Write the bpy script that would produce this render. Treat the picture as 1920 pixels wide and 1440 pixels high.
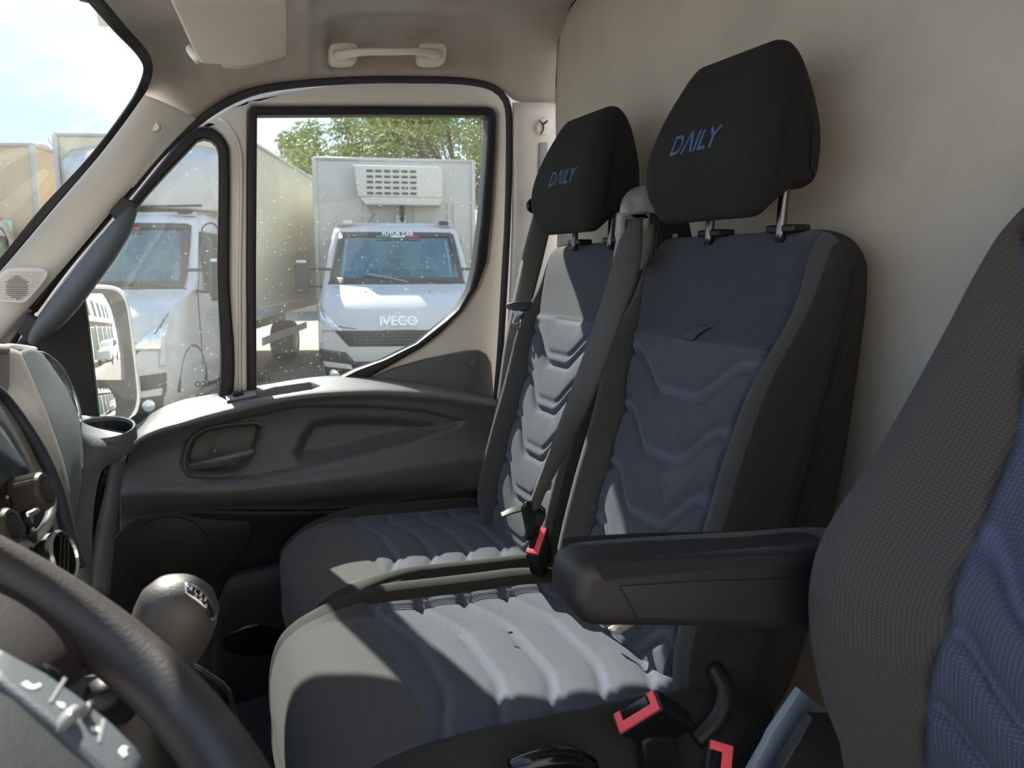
import bpy, bmesh, math, random
import numpy as np
from mathutils import Vector, Matrix
from mathutils.bvhtree import BVHTree
random.seed(7); rng = np.random.default_rng(5)
for o in list(bpy.data.objects): bpy.data.objects.remove(o)
SC = bpy.context.scene; COL = SC.collection
R = math.radians
# ------------------------------------------------------------------ camera, world, sun, exposure
FPX = 1442.0; YAW = R(23); PITCH = R(8.7); CAM = np.array([0, 0, 1.72])
cd = bpy.data.cameras.new('camera'); cam = bpy.data.objects.new('camera', cd); COL.objects.link(cam)
cam.location = CAM; cam.rotation_euler = (R(90) - PITCH, 0, -YAW)
cd.sensor_width = 36; cd.lens = FPX / 1920 * 36; cd.clip_start = .02; cd.clip_end = 300
SC.camera = cam; cd.dof.use_dof = True; cd.dof.focus_distance = 1.25; cd.dof.aperture_fstop = 11.0
w = bpy.data.worlds.new('sky'); SC.world = w; w.use_nodes = True
nt = w.node_tree; nt.nodes.clear(); nn = nt.nodes.new; lk = nt.links.new
tc = nn('ShaderNodeTexCoord'); sep = nn('ShaderNodeSeparateXYZ'); lk(tc.outputs['Generated'], sep.inputs[0])
rmp = nn('ShaderNodeValToRGB'); lk(sep.outputs['Z'], rmp.inputs[0])
e = rmp.color_ramp.elements; e[0].position = .0; e[0].color = (.66, .78, .92, 1); e[1].position = .75; e[1].color = (.26, .44, .78, 1)
k = e.new(.22); k.color = (.48, .66, .88, 1)
nz = nn('ShaderNodeTexNoise'); mp = nn('ShaderNodeMapping'); mp.inputs['Scale'].default_value = (1, 1, 2.2)
lk(tc.outputs['Generated'], mp.inputs[0]); lk(mp.outputs[0], nz.inputs['Vector']); nz.inputs['Scale'].default_value = 3.2; nz.inputs['Detail'].default_value = 6
cr = nn('ShaderNodeValToRGB'); lk(nz.outputs['Fac'], cr.inputs[0]); cr.color_ramp.elements[0].position = .45; cr.color_ramp.elements[1].position = .72
mx = nn('ShaderNodeMix'); mx.data_type = 'RGBA'; lk(cr.outputs[0], mx.inputs['Factor']); lk(rmp.outputs[0], mx.inputs[6]); mx.inputs[7].default_value = (.92, .93, .94, 1)
bg = nn('ShaderNodeBackground'); lk(mx.outputs[2], bg.inputs[0]); bg.inputs[1].default_value = 1.25
ow = nn('ShaderNodeOutputWorld'); lk(bg.outputs[0], ow.inputs[0])
sd = bpy.data.lights.new('sun', 'SUN'); sun = bpy.data.objects.new('sun', sd); COL.objects.link(sun)
sd.energy = 11.0; sd.angle = R(.55); sd.color = (1, .94, .84)
SUNV = Vector((-.19, 1.24, 1.0)); sun.rotation_euler = SUNV.to_track_quat('Z', 'Y').to_euler(); sun.location = (0, 20, 20)
vs = SC.view_settings; vs.view_transform = 'Standard'; vs.look = 'None'; vs.exposure = .5; vs.gamma = 1; vs.use_curve_mapping = False

# ------------------------------------------------------------------ helpers
fw = np.array([math.sin(YAW)*math.cos(PITCH), math.cos(YAW)*math.cos(PITCH), -math.sin(PITCH)])
rt = np.array([math.cos(YAW), -math.sin(YAW), 0]); upv = np.cross(rt, fw)
def far(y): t = min(1, max(0, (y-1.40)/.22)); return y+.07*t*t*(3-2*t) if y < 2 else y     # the door wall stands a little further out
def P(px, py, y, ax='y', raw=False):          # photo measurement -> point on the plane y (or x, z) = value
    if ax == 'y' and not raw: y = far(y)
    d = fw + rt*(px-960)/FPX + upv*(720-py)/FPX; i = 'xyz'.index(ax)
    return CAM + d*((y-CAM[i])/d[i])
LOCAL = set()                      # things whose parts are modelled in the thing's own frame
def link(o, parent=None):
    COL.objects.link(o)
    if parent is not None:
        o.parent = parent
        if parent.name not in LOCAL: o.matrix_parent_inverse = Matrix.Translation(-parent.location)
    return o
def mesh(name, V, Fs, m, parent=None, smooth=True, uv=None, mods=None):
    me = bpy.data.meshes.new(name); V = np.asarray(V, float)
    me.from_pydata([tuple(v) for v in V], [], [tuple(int(i) for i in f) for f in Fs]); me.materials.append(m)
    if uv is not None:
        u = me.uv_layers.new(name='uv'); li = np.empty(len(me.loops), int); me.loops.foreach_get('vertex_index', li)
        u.data.foreach_set('uv', np.asarray(uv, float)[li].ravel())
    me.update(); bm = bmesh.new(); bm.from_mesh(me); bmesh.ops.recalc_face_normals(bm, faces=bm.faces); bm.to_mesh(me); bm.free()
    if smooth: me.polygons.foreach_set('use_smooth', [True]*len(me.polygons))
    o = bpy.data.objects.new(name, me); link(o, parent)
    return o
def empty(name, loc, label=None, cat=None, group=None, kind=None):
    o = bpy.data.objects.new(name, None); o.location = tuple(loc); o.empty_display_size = .05; COL.objects.link(o)
    return tag(o, label, cat, group, kind)
def tag(o, label=None, cat=None, group=None, kind=None):
    if label: o['label'] = label
    if cat: o['category'] = cat
    if group: o['group'] = group
    if kind: o['kind'] = kind
    return o
def cat_rom(pts, n, closed=False):
    p = np.asarray(pts, float); L = len(p)
    if closed: q = np.vstack([p[-1:], p, p[:2]]); segs = L
    else: q = np.vstack([2*p[:1]-p[1:2], p, 2*p[-1:]-p[-2:-1]]); segs = L-1
    d = np.linalg.norm(np.diff(q[1:segs+2], axis=0), axis=1); c = np.r_[0, np.cumsum(d)]
    s = np.linspace(0, c[-1], n, endpoint=not closed); out = []
    for v in s:
        i = min(max(int(np.searchsorted(c, v, side='right'))-1, 0), segs-1); t = (v-c[i])/max(d[i], 1e-9)
        a, b, e_, f = q[i], q[i+1], q[i+2], q[i+3]
        # centripetal-ish: limit tangents by the segment length
        t0 = (e_-a)/(np.linalg.norm(e_-b)+np.linalg.norm(b-a)+1e-9)*d[i]; t1 = (f-b)/(np.linalg.norm(f-e_)+np.linalg.norm(e_-b)+1e-9)*d[i]
        h = t*t*t; g = t*t
        out.append((2*h-3*g+1)*b+(h-2*g+t)*t0+(-2*h+3*g)*e_+(h-g)*t1)
    return np.array(out)
def gridf(nu, nv, cu=False, cv=False):
    F_ = []
    for i in range(nu if cu else nu-1):
        for j in range(nv if cv else nv-1):
            a = i*nv+j; b = i*nv+(j+1) % nv; c = ((i+1) % nu)*nv+(j+1) % nv; d = ((i+1) % nu)*nv+j
            F_.append((a, b, c, d))
    return F_
def solid(o, th, off=-1):
    md = o.modifiers.new('s', 'SOLIDIFY'); md.thickness = th; md.offset = off; return o
def patch(name, rows, m, nu=24, nv=40, parent=None, th=.004, masks=(), disp=None, smooth=True):
    """rows of control points, (px,py,y) measured on the photo at depth y or ('w',x,y,z)"""
    W = []
    for r in rows:
        W.append(cat_rom([np.array(c[1:]) if c[0] == 'w' else P(*c) for c in r], nv))
    W = np.array(W); G = np.array([cat_rom(W[:, j], nu) for j in range(nv)]).transpose(1, 0, 2)
    V = G.reshape(-1, 3).copy()
    for poly, vec, fall in masks:
        mk = pmask(V, poly, fall); V += mk[:, None]*np.array(vec)
    if disp is not None: V = disp(V)
    o = mesh(name, V, gridf(nu, nv), m, parent, smooth)
    if th: solid(o, th, 0)
    return o
def toP(V):
    q = V-CAM; z = q@fw; return np.stack([960+FPX*(q@rt)/z, 720-FPX*(q@upv)/z], 1)
def pmask(V, poly, fall):
    q = toP(V); pl = np.array(poly, float); d = np.full(len(q), 1e9); ins = np.zeros(len(q), bool)
    for i in range(len(pl)):
        a = pl[i]; b = pl[(i+1) % len(pl)]; ab = b-a; t = np.clip(((q-a)@ab)/(ab@ab+1e-9), 0, 1)
        d = np.minimum(d, np.linalg.norm(q-a-t[:, None]*ab, axis=1))
        c = ((a[1] > q[:, 1]) != (b[1] > q[:, 1])) & (q[:, 0] < (b[0]-a[0])*(q[:, 1]-a[1])/(b[1]-a[1]+1e-12)+a[0]); ins ^= c
    s = np.where(ins, d, -d)/fall; s = np.clip(s, 0, 1); return s*s*(3-2*s)
def curve_mesh(cu):
    o = bpy.data.objects.new('tmp', cu); COL.objects.link(o)
    me = bpy.data.meshes.new_from_object(o.evaluated_get(bpy.context.evaluated_depsgraph_get()))
    bpy.data.objects.remove(o); return me
def plate2(name, loops, depth, bev, m, parent, fn, seg=3, smooth=True):
    """filled outline with holes, extruded and bevelled; loops in plane coords, fn maps (a,b,c) arrays to world"""
    cu = bpy.data.curves.new('c', 'CURVE'); cu.dimensions = '2D'; cu.fill_mode = 'BOTH'
    for lp in loops:
        s = cu.splines.new('POLY'); s.points.add(len(lp)-1); s.use_cyclic_u = True
        for p, c in zip(s.points, lp): p.co = (c[0], c[1], 0, 1)
    cu.extrude = max(depth/2-bev, 1e-4); cu.bevel_depth = bev; cu.bevel_resolution = seg; cu.offset = -bev
    me = curve_mesh(cu); n = len(me.vertices); V = np.empty(n*3); me.vertices.foreach_get('co', V); V = V.reshape(-1, 3)
    V = fn(V); me.vertices.foreach_set('co', V.ravel())
    bm = bmesh.new(); bm.from_mesh(me); bmesh.ops.remove_doubles(bm, verts=bm.verts, dist=1e-5)
    bmesh.ops.recalc_face_normals(bm, faces=bm.faces); bm.to_mesh(me); bm.free()
    me.materials.clear(); me.materials.append(m); me.name = name
    if smooth:
        me.polygons.foreach_set('use_smooth', [True]*len(me.polygons)); me.set_sharp_from_angle(angle=R(40))
    o = bpy.data.objects.new(name, me); return link(o, parent)
def plateY(name, loops, y, depth, m, parent=None, bev=.003, sm=None, seg=3):
    """loops measured on the photo, lying in the plane y; sm = samples when the loop is smoothed"""
    L = []; y = far(y)
    for i, lp in enumerate(loops):
        p = np.array([P(a, b, y, 'y', True)[[0, 2]] for a, b in lp]); k_ = sm[i] if sm else 0
        L.append(cat_rom(p, k_, True) if k_ else p)
    return plate2(name, L, depth, bev, m, parent, lambda V: np.stack([V[:, 0], y+V[:, 2], V[:, 1]], 1), seg)
def plateW(name, loops, org, eu, ev, depth, m, parent=None, bev=.003, sm=0, seg=3):
    org, eu, ev = map(lambda a: np.array(a, float), (org, eu, ev)); en = np.cross(eu, ev)
    L = [cat_rom(l, sm, True) if sm else l for l in loops]
    return plate2(name, L, depth, bev, m, parent, lambda V: org+V[:, :1]*eu+V[:, 1:2]*ev+V[:, 2:]*en, seg)
def text(name, s, org, eu, ev, size, m, parent=None, ext=.001, shear=0, align='CENTER', off=0):
    cu = bpy.data.curves.new('t', 'FONT'); cu.body = s; cu.size = size; cu.extrude = ext; cu.shear = shear; cu.align_x = align; cu.align_y = 'CENTER'; cu.offset = off
    me = curve_mesh(cu); V = np.empty(len(me.vertices)*3); me.vertices.foreach_get('co', V); V = V.reshape(-1, 3)
    eu = np.array(eu, float); eu /= np.linalg.norm(eu); ev = np.array(ev, float); ev /= np.linalg.norm(ev)
    V = np.array(org)+V[:, :1]*eu+V[:, 1:2]*ev+V[:, 2:]*np.cross(eu, ev)
    me.vertices.foreach_set('co', V.ravel()); me.materials.clear(); me.materials.append(m); me.name = name
    return link(bpy.data.objects.new(name, me), parent)
def tube(name, pts, r, m, parent=None, n=10, seg=24, closed=False, flat=1.0, caps=True):
    p = cat_rom(pts, seg, closed) if seg else np.array(pts, float); K = len(p)
    rr = np.interp(np.linspace(0, 1, K), np.linspace(0, 1, len(r)), r) if np.ndim(r) else np.full(K, r)
    V = []; T = np.gradient(p, axis=0); T /= np.linalg.norm(T, axis=1)[:, None]+1e-12
    a = np.array([0, 0, 1.]) if abs(T[0][2]) < .9 else np.array([1., 0, 0]); u = np.cross(T[0], a); u /= np.linalg.norm(u)
    for i in range(K):
        u = u-T[i]*(u@T[i]); u /= np.linalg.norm(u); v = np.cross(T[i], u)
        for q in range(n):
            t = 2*math.pi*q/n; V.append(p[i]+rr[i]*(math.cos(t)*u+flat*math.sin(t)*v))
    Fs = gridf(K, n, closed, True)
    if not closed and caps: Fs += [tuple(range(n)), tuple(range((K-1)*n, K*n))]
    return mesh(name, V, Fs, m, parent)
def ribbon(name, L, Rr, m, parent=None, n=60, th=.0018, bulge=0.0, nv=7):
    a = cat_rom(L, n); b = cat_rom(Rr, n); G = []; 
    for i in range(n):
        for j in range(nv):
            t = j/(nv-1); G.append(a[i]*(1-t)+b[i]*t+np.array([-.6, -.8, 0])*bulge*math.sin(math.pi*t))
    uv = [(j/(nv-1)*.05, i*.01) for i in range(n) for j in range(nv)]
    o = mesh(name, G, gridf(n, nv), m, parent, True, uv); solid(o, th, 0); return o
def rbox(name, size, loc, m, parent=None, bev=.005, rot=(0, 0, 0), seg=3, taper=None):
    bm = bmesh.new(); bmesh.ops.create_cube(bm, size=1)
    for v in bm.verts:
        v.co = Vector((v.co.x*size[0], v.co.y*size[1], v.co.z*size[2]))
        if taper and v.co.z > 0: v.co.x *= taper[0]; v.co.y *= taper[1]
    if bev: bmesh.ops.bevel(bm, geom=list(bm.edges), offset=bev, segments=seg, affect='EDGES', profile=.5)
    M = Matrix.Rotation(rot[2], 4, 'Z') @ Matrix.Rotation(rot[1], 4, 'Y') @ Matrix.Rotation(rot[0], 4, 'X'); M = Matrix.Translation(Vector(loc)) @ M
    bm.transform(M); me = bpy.data.meshes.new(name); bm.to_mesh(me); bm.free(); me.materials.append(m)
    if bev: me.polygons.foreach_set('use_smooth', [True]*len(me.polygons)); me.set_sharp_from_angle(angle=R(50))
    return link(bpy.data.objects.new(name, me), parent)
def lathe(name, prof, org, axis, m, parent=None, n=32, sc=1.0, ell=1.0, cap=True):
    ax = Vector(axis).normalized(); u = ax.orthogonal().normalized(); v = ax.cross(u); V = []
    for (r, h) in prof:
        for q in range(n):
            t = 2*math.pi*q/n; V.append(Vector(org)+ax*h*sc+(u*math.cos(t)*ell+v*math.sin(t))*r*sc)
    K = len(prof); Fs = gridf(K, n, False, True)+([tuple(range(n)), tuple(range((K-1)*n, K*n))] if cap else [])
    o = mesh(name, V, Fs, m, parent); o.data.set_sharp_from_angle(angle=R(45)); return o
def pad(name, prof, yc, hw, m, parent=None, nt=90, ns=200, rnd=.04, edge=.25, disp=None, classes=None, border=None, sharp=2.0):
    """cushion: closed (x,z) profile swept along y with rounded flanks. border=(t0, fn(x,z)->fraction) keeps the seam columns on grid lines.
    classes = [(part name, material, fn(x,z,t,nx,nz)->mask)] splits the skin into one sub-part per class"""
    p = cat_rom(prof, ns, True); z0, z1 = p[:, 1].min(), p[:, 1].max(); zn = (p[:, 1]-z0)/(z1-z0)
    T = np.roll(p, -1, 0)-np.roll(p, 1, 0); N2 = np.stack([T[:, 1], -T[:, 0]], 1); N2 /= np.linalg.norm(N2, axis=1)[:, None]
    if np.sum(p[:, 0]*np.roll(p[:, 1], -1)-np.roll(p[:, 0], -1)*p[:, 1]) < 0: N2 = -N2
    t0 = border[0] if border else .6; nf = nt//4; q_ = np.linspace(0, 1, nf)
    fl = t0+(1-t0)*(1-(1-q_)**1.6); ts = np.r_[-fl[::-1], np.linspace(-t0, t0, nt-2*nf+2)[1:-1], fl]
    hwv = np.array([hw(q) for q in zn]); d = np.r_[0, np.cumsum(np.linalg.norm(np.diff(p, axis=0), axis=1))]
    bf = np.array([border[1](x, z) for x, z in p]) if border else np.full(ns, t0)
    K = len(ts); G = np.zeros((K, ns, 3))
    for i, t in enumerate(ts):
        a = abs(t); tm = np.where(a <= t0, a/t0*bf, bf+(a-t0)/(1-t0)*(1-bf))*np.sign(t)
        k_ = np.clip((np.abs(tm)-(1-edge))/edge, 0, 1); ins = rnd*(1-(1-k_**sharp)**(1/sharp))
        q = p-N2*ins[:, None]; G[i, :, 0] = q[:, 0]; G[i, :, 1] = yc+tm*hwv; G[i, :, 2] = q[:, 1]
    Tt = np.tile(ts[:, None], (1, ns)); NN = np.zeros_like(G); NN[:, :, 0] = N2[:, 0]; NN[:, :, 2] = N2[:, 1]
    if disp is not None: G = disp(G, Tt, NN)
    V = G.reshape(-1, 3); Fs = gridf(K, ns, False, True); UV = np.stack([np.tile(d, (K, 1)).ravel(), G[:, :, 1].ravel()], 1)
    fi = np.array([f[0] for f in Fs]); f2 = np.array([f[2] for f in Fs]); tc_ = (Tt.ravel()[fi]+Tt.ravel()[f2])/2
    si = fi % ns; pm = (p+np.roll(p, -1, 0))/2; cid = np.zeros(len(Fs), int)
    for c, (nm, mt, fn) in enumerate(classes or [], 1): cid[fn(pm[si, 0], pm[si, 1], tc_, N2[si, 0], N2[si, 1])] = c
    caps = [tuple(range(ns)), tuple(range((K-1)*ns, K*ns))]
    def sub(nm, idx, mt, par, extra=()):
        fs = [Fs[i] for i in idx]+list(extra); used = sorted(set(v for f in fs for v in f)); mp_ = {v: i for i, v in enumerate(used)}
        o = mesh(nm, V[used], [[mp_[v] for v in f] for f in fs], mt, par, True, UV[used])
        if BAND[0] is not None: o.data.attributes.new('band', 'FLOAT', 'POINT').data.foreach_set('value', BAND[0].ravel()[used])
        return o
    body = sub(name, np.where(cid == 0)[0], m, parent, caps); objs = []
    for c, (nm, mt, fn) in enumerate(classes or [], 1):
        if (cid == c).any(): objs.append(sub(nm, np.where(cid == c)[0], mt, body))
    BAND[0] = None; return body, objs
BAND = [None]
def sst(a, b, x): t = np.clip((x-a)/(b-a), 0, 1); return t*t*(3-2*t)

# ------------------------------------------------------------------ materials
def mat(name, col, rough=.6, metal=0, var=0, vs_=20, bump=0, bs=300, weave=None, stains=None, spec=.5, coat=0, sheen=0, emit=None, band=0):
    m = bpy.data.materials.new(name); m.use_nodes = True; t = m.node_tree; b = t.nodes['Principled BSDF']; n_ = t.nodes.new; l_ = t.links.new
    b.inputs['Base Color'].default_value = (*col, 1); b.inputs['Roughness'].default_value = rough; b.inputs['Metallic'].default_value = metal
    b.inputs['Specular IOR Level'].default_value = spec; b.inputs['Coat Weight'].default_value = coat; b.inputs['Coat Roughness'].default_value = .05
    if sheen: b.inputs['Sheen Weight'].default_value = sheen; b.inputs['Sheen Roughness'].default_value = .5
    if emit: b.inputs['Emission Color'].default_value = (*emit[0], 1); b.inputs['Emission Strength'].default_value = emit[1]
    tc_ = n_('ShaderNodeTexCoord'); cur = None; hgt = None
    def noise(sc, det=4, vec='Object'):
        q = n_('ShaderNodeTexNoise'); q.inputs['Scale'].default_value = sc; q.inputs['Detail'].default_value = det; l_(tc_.outputs[vec], q.inputs['Vector']); return q.outputs['Fac']
    def mixc(fac, a, bcol):
        q = n_('ShaderNodeMix'); q.data_type = 'RGBA'; l_(fac, q.inputs['Factor'])
        if a is None: q.inputs[6].default_value = (*col, 1)
        else: l_(a, q.inputs[6])
        q.inputs[7].default_value = (*bcol, 1); return q.outputs[2]
    def math_(op, a, bv):
        q = n_('ShaderNodeMath'); q.operation = op; l_(a, q.inputs[0])
        if hasattr(bv, 'links'): l_(bv, q.inputs[1])
        else: q.inputs[1].default_value = bv
        return q.outputs[0]
    def ramp(f, a, c):
        q = n_('ShaderNodeMapRange'); l_(f, q.inputs[0]); q.inputs[1].default_value = a; q.inputs[2].default_value = c; return q.outputs[0]
    if var: cur = mixc(ramp(noise(vs_), .35, .7), cur, tuple(min(1, c*(1+var)) for c in col))
    for st in (stains or []): cur = mixc(math_('MULTIPLY', ramp(noise(st[0], 5), st[1], st[1]+.15), st[3]), cur, st[2])
    if weave:
        per, stg, cv = weave; sp = n_('ShaderNodeSeparateXYZ'); l_(tc_.outputs['UV'], sp.inputs[0])
        k1 = math_('SINE', math_('MULTIPLY', math_('ADD', sp.outputs[0], sp.outputs[1]), 2*math.pi/per/1.41), 0); k2 = math_('SINE', math_('MULTIPLY', math_('SUBTRACT', sp.outputs[0], sp.outputs[1]), 2*math.pi/per/1.41), 0)
        pr = math_('ADD', math_('MULTIPLY', k1, k2), 0.0); hgt = math_('MULTIPLY', pr, .5)
        cur = mixc(math_('MULTIPLY', ramp(pr, -.2, 1), cv), cur, tuple(min(1, c*2.2+.006) for c in col))
    if band:
        at = n_('ShaderNodeAttribute'); at.attribute_name = 'band'; cur = mixc(math_('MULTIPLY', at.outputs['Fac'], .75), cur, tuple(c*band for c in col))
    if cur is not None: l_(cur, b.inputs['Base Color'])
    if bump or weave:
        bp = n_('ShaderNodeBump'); bp.inputs['Distance'].default_value = .001
        if weave: bp.inputs['Strength'].default_value = weave[1]; l_(hgt, bp.inputs['Height'])
        else: bp.inputs['Strength'].default_value = bump; l_(noise(bs, 3), bp.inputs['Height'])
        l_(bp.outputs[0], b.inputs['Normal'])
    return m
def glass(name, tint=(.93, .96, .95), dust=.05, dcol=(.8, .8, .76), ds=3, refl=1.0):
    m = bpy.data.materials.new(name); m.use_nodes = True; t = m.node_tree; t.nodes.clear(); n_ = t.nodes.new; l_ = t.links.new
    tr = n_('ShaderNodeBsdfTransparent'); tr.inputs[0].default_value = (*tint, 1); gl = n_('ShaderNodeBsdfGlossy'); gl.inputs['Roughness'].default_value = .02
    fr = n_('ShaderNodeFresnel'); fr.inputs[0].default_value = 1.45; mf = n_('ShaderNodeMath'); mf.operation = 'MULTIPLY'; mf.inputs[1].default_value = refl; l_(fr.outputs[0], mf.inputs[0])
    m1 = n_('ShaderNodeMixShader'); l_(mf.outputs[0], m1.inputs[0]); l_(tr.outputs[0], m1.inputs[1]); l_(gl.outputs[0], m1.inputs[2])
    df = n_('ShaderNodeBsdfTranslucent'); df.inputs[0].default_value = (*dcol, 1); d2 = n_('ShaderNodeBsdfDiffuse'); d2.inputs[0].default_value = (*dcol, 1); md = n_('ShaderNodeMixShader'); l_(df.outputs[0], md.inputs[1]); l_(d2.outputs[0], md.inputs[2])
    tc_ = n_('ShaderNodeTexCoord'); nz1 = n_('ShaderNodeTexNoise'); nz1.inputs['Scale'].default_value = ds; nz1.inputs['Detail'].default_value = 8; l_(tc_.outputs['Object'], nz1.inputs['Vector'])
    nz2 = n_('ShaderNodeTexNoise'); nz2.inputs['Scale'].default_value = 160; nz2.inputs['Detail'].default_value = 2; l_(tc_.outputs['Object'], nz2.inputs['Vector'])
    rp = n_('ShaderNodeMapRange'); l_(nz1.outputs['Fac'], rp.inputs[0]); rp.inputs[1].default_value = .35; rp.inputs[2].default_value = .75; rp.inputs[3].default_value = dust*.5; rp.inputs[4].default_value = dust*1.6
    r2 = n_('ShaderNodeMapRange'); l_(nz2.outputs['Fac'], r2.inputs[0]); r2.inputs[1].default_value = .70; r2.inputs[2].default_value = .76; r2.inputs[3].default_value = 0; r2.inputs[4].default_value = .35
    ad = n_('ShaderNodeMath'); ad.operation = 'ADD'; l_(rp.outputs[0], ad.inputs[0]); l_(r2.outputs[0], ad.inputs[1])
    m2 = n_('ShaderNodeMixShader'); l_(ad.outputs[0], m2.inputs[0]); l_(m1.outputs[0], m2.inputs[1]); l_(md.outputs[0], m2.inputs[2])
    o = n_('ShaderNodeOutputMaterial'); l_(m2.outputs[0], o.inputs[0]); return m
M = dict(
 felt=mat('felt lining', (.50, .465, .40), .95, var=.14, vs_=9, bump=.5, bs=500, stains=[(5, .55, (.48, .41, .33), .5), (2.2, .58, (.64, .60, .49), .6)], sheen=.2),
 head=mat('headliner cloth', (.41, .375, .33), .95, var=.10, vs_=14, bump=.4, bs=600, stains=[(6, .60, (.28, .24, .20), .6)], sheen=.1),
 pillar=mat('warm white plastic', (.74, .71, .66), .55, var=.04, bump=.12, bs=900),
 paint=mat('cream white paint', (.80, .77, .71), .28, coat=.5, var=.03, vs_=4),
 rubber=mat('black rubber', (.012, .012, .015), .5, bump=.1, bs=200),
 seal=mat('dark weatherstrip', (.03, .03, .036), .6),
 card=mat('grey door plastic', (.115, .12, .128), .5, bump=.25, bs=900, var=.08),
 cardl=mat('charcoal door plastic', (.016, .018, .022), .6, bump=.25, bs=900, var=.1),
 dash=mat('dusty grey dash plastic', (.20, .19, .175), .6, bump=.3, bs=800, var=.2, vs_=30, stains=[(25, .5, (.30, .27, .23), .5)]),
 dashb=mat('blue grey dash plastic', (.085, .10, .115), .5, bump=.3, bs=900, var=.08),
 dark=mat('black trim plastic', (.008, .009, .010), .5, bump=.15, bs=600),
 gloss=mat('gloss black plastic', (.008, .008, .009), .15),
 blk=mat('black seat cloth', (.021, .019, .0165), .9, weave=(.0026, .6, .45), stains=[(7, .56, (.034, .030, .024), .3)]),
 blkhr=mat('black headrest cloth', (.012, .012, .0118), .95, weave=(.002, .5, .2)),
 navy=mat('navy seat cloth', (.022, .027, .042), .9, weave=(.0024, .6, .5), sheen=.15),
 quilt=mat('blue grey quilted cloth', (.050, .057, .076), .9, weave=(.0026, .6, .5), sheen=.1, band=2.0, stains=[(10, .60, (.15, .14, .13), .4)]),
 grey=mat('grey seat cloth', (.043, .043, .044), .9, weave=(.0024, .6, .5), sheen=.15),
 drv=mat('charcoal coarse seat cloth', (.040, .038, .038), .9, weave=(.0048, .9, .6), sheen=.1),
 drvb=mat('blue coarse seat cloth', (.040, .052, .090), .9, weave=(.0048, .9, .6), sheen=.05, band=1.8),
 belt=mat('grey belt webbing', (.062, .058, .055), .65, bump=.3, bs=400, sheen=.1),
 silver=mat('silver grey plastic', (.26, .27, .28), .38, bump=.1, bs=500),
 chrome=mat('chrome', (.75, .76, .78), .18, metal=1),
 steel=mat('dark steel rod', (.16, .16, .17), .3, metal=1),
 red=mat('red release button', (.82, .09, .11), .4),
 visor=mat('beige visor vinyl', (.60, .57, .50), .7, bump=.15, bs=700),
 logo=mat('blue stitching', (.06, .13, .27), .7),
 leather=mat('worn dark leather', (.030, .026, .027), .45, bump=.2, bs=400, stains=[(9, .56, (.11, .085, .06), .6)]),
 leather2=mat('brown grey grained leather', (.05, .043, .038), .5, bump=.3, bs=500, var=.25),
 hub=mat('grey airbag cover', (.009, .0135, .016), .6, bump=.25, bs=700),
 armr=mat('black armrest plastic', (.020, .020, .022), .48, bump=.3, bs=900),
 armf=mat('black armrest cloth', (.007, .009, .013), .95, bump=.5, bs=500, sheen=.1),
 icon=mat('white printed icon', (.8, .8, .78), .6),
 screen=mat('dusty radio screen', (.035, .055, .075), .25, stains=[(30, .55, (.16, .2, .22), .5)]),
 tagm=mat('tan cloth tag', (.33, .30, .24), .9),
 bluegrey=mat('pale blue metal', (.26, .33, .40), .6, bump=.2, bs=500),
 floor=mat('dark floor mat', (.010, .012, .015), .85, bump=.3, bs=200),
 gw=glass('side glass', dust=.018), gq=glass('dusty quarter glass', dust=.03), gws=glass('windshield glass', dust=.012, ds=6, refl=.12),
 mirror=mat('mirror', (.85, .86, .86), .01, metal=1), mirh=mat('mirror housing', (.05, .05, .053), .5, var=.4, vs_=20),
 twhite=mat('white truck paint', (.50, .50, .49), .3, coat=.4, var=.03), tbox=mat('white box panel', (.50, .50, .48), .45, var=.05, vs_=3),
 tbeige=mat('cream box panel', (.66, .60, .44), .5, var=.08, vs_=2), ttan=mat('tan box panel', (.60, .47, .32), .6, var=.08, vs_=2),
 tblk=mat('truck black plastic', (.03, .032, .035), .6, var=.3, vs_=20), tgl=glass('truck windscreen', (.70, .86, .86), .01, refl=.8), tdark=mat('dark louvre', (.05, .08, .08), .6),
 twall=mat('pale green cab wall', (.45, .75, .66), .7), tseat=mat('truck seat cloth', (.015, .035, .06), .8), tchr=mat('headlamp', (.6, .61, .58), .15, metal=.6, var=.5, vs_=30),
 reefer=mat('cream plastic', (.62, .61, .56), .5), tyre=mat('tyre', (.03, .03, .032), .8), amber=mat('amber', (.7, .3, .1), .4),
 leaf=mat('tree leaf', (.25, .29, .10), .6, var=.6, vs_=2), bark=mat('bark', (.15, .11, .08), .9), leafr=mat('red plant', (.45, .20, .14), .7),
 gnd=mat('gravel ground', (.24, .215, .185), .95, var=.3, vs_=8, bump=.5, bs=60), wallb=mat('plaster wall', (.55, .49, .40), .9), shop=mat('shop plaster', (.36, .33, .285), .9, var=.1), handle=mat('grey door handle', (.17, .175, .18), .4), knobm=mat('dark brown ribbed rubber', (.055, .047, .040), .6), ribm=mat('ribbed navy trim', (.03, .035, .05), .6), greenp=mat('green stripe', (.03, .3, .12), .6), redp=mat('red stripe', (.6, .05, .06), .6),
)
b_ = M['leaf'].node_tree.nodes['Principled BSDF']; b_.inputs['Transmission Weight'].default_value = 0
# ================================================================== STRUCTURE of the cab
# rear bulkhead lining
def wav(V):
    V = V.copy(); V[:, 0] += .006*np.sin(V[:, 1]*7+V[:, 2]*3)+.004*np.sin(V[:, 2]*11+V[:, 1]*4); return V
wr = patch('wall_rear', [[('w', .815, -.12, z), ('w', .815, .8, z), ('w', .815, 1.635, z)] for z in (.75, 1.4, 2.0, 2.36)], M['felt'], 60, 60, None, .01, disp=wav)
tag(wr, 'beige felt lining of the bulkhead behind the seats', kind='structure')
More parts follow.
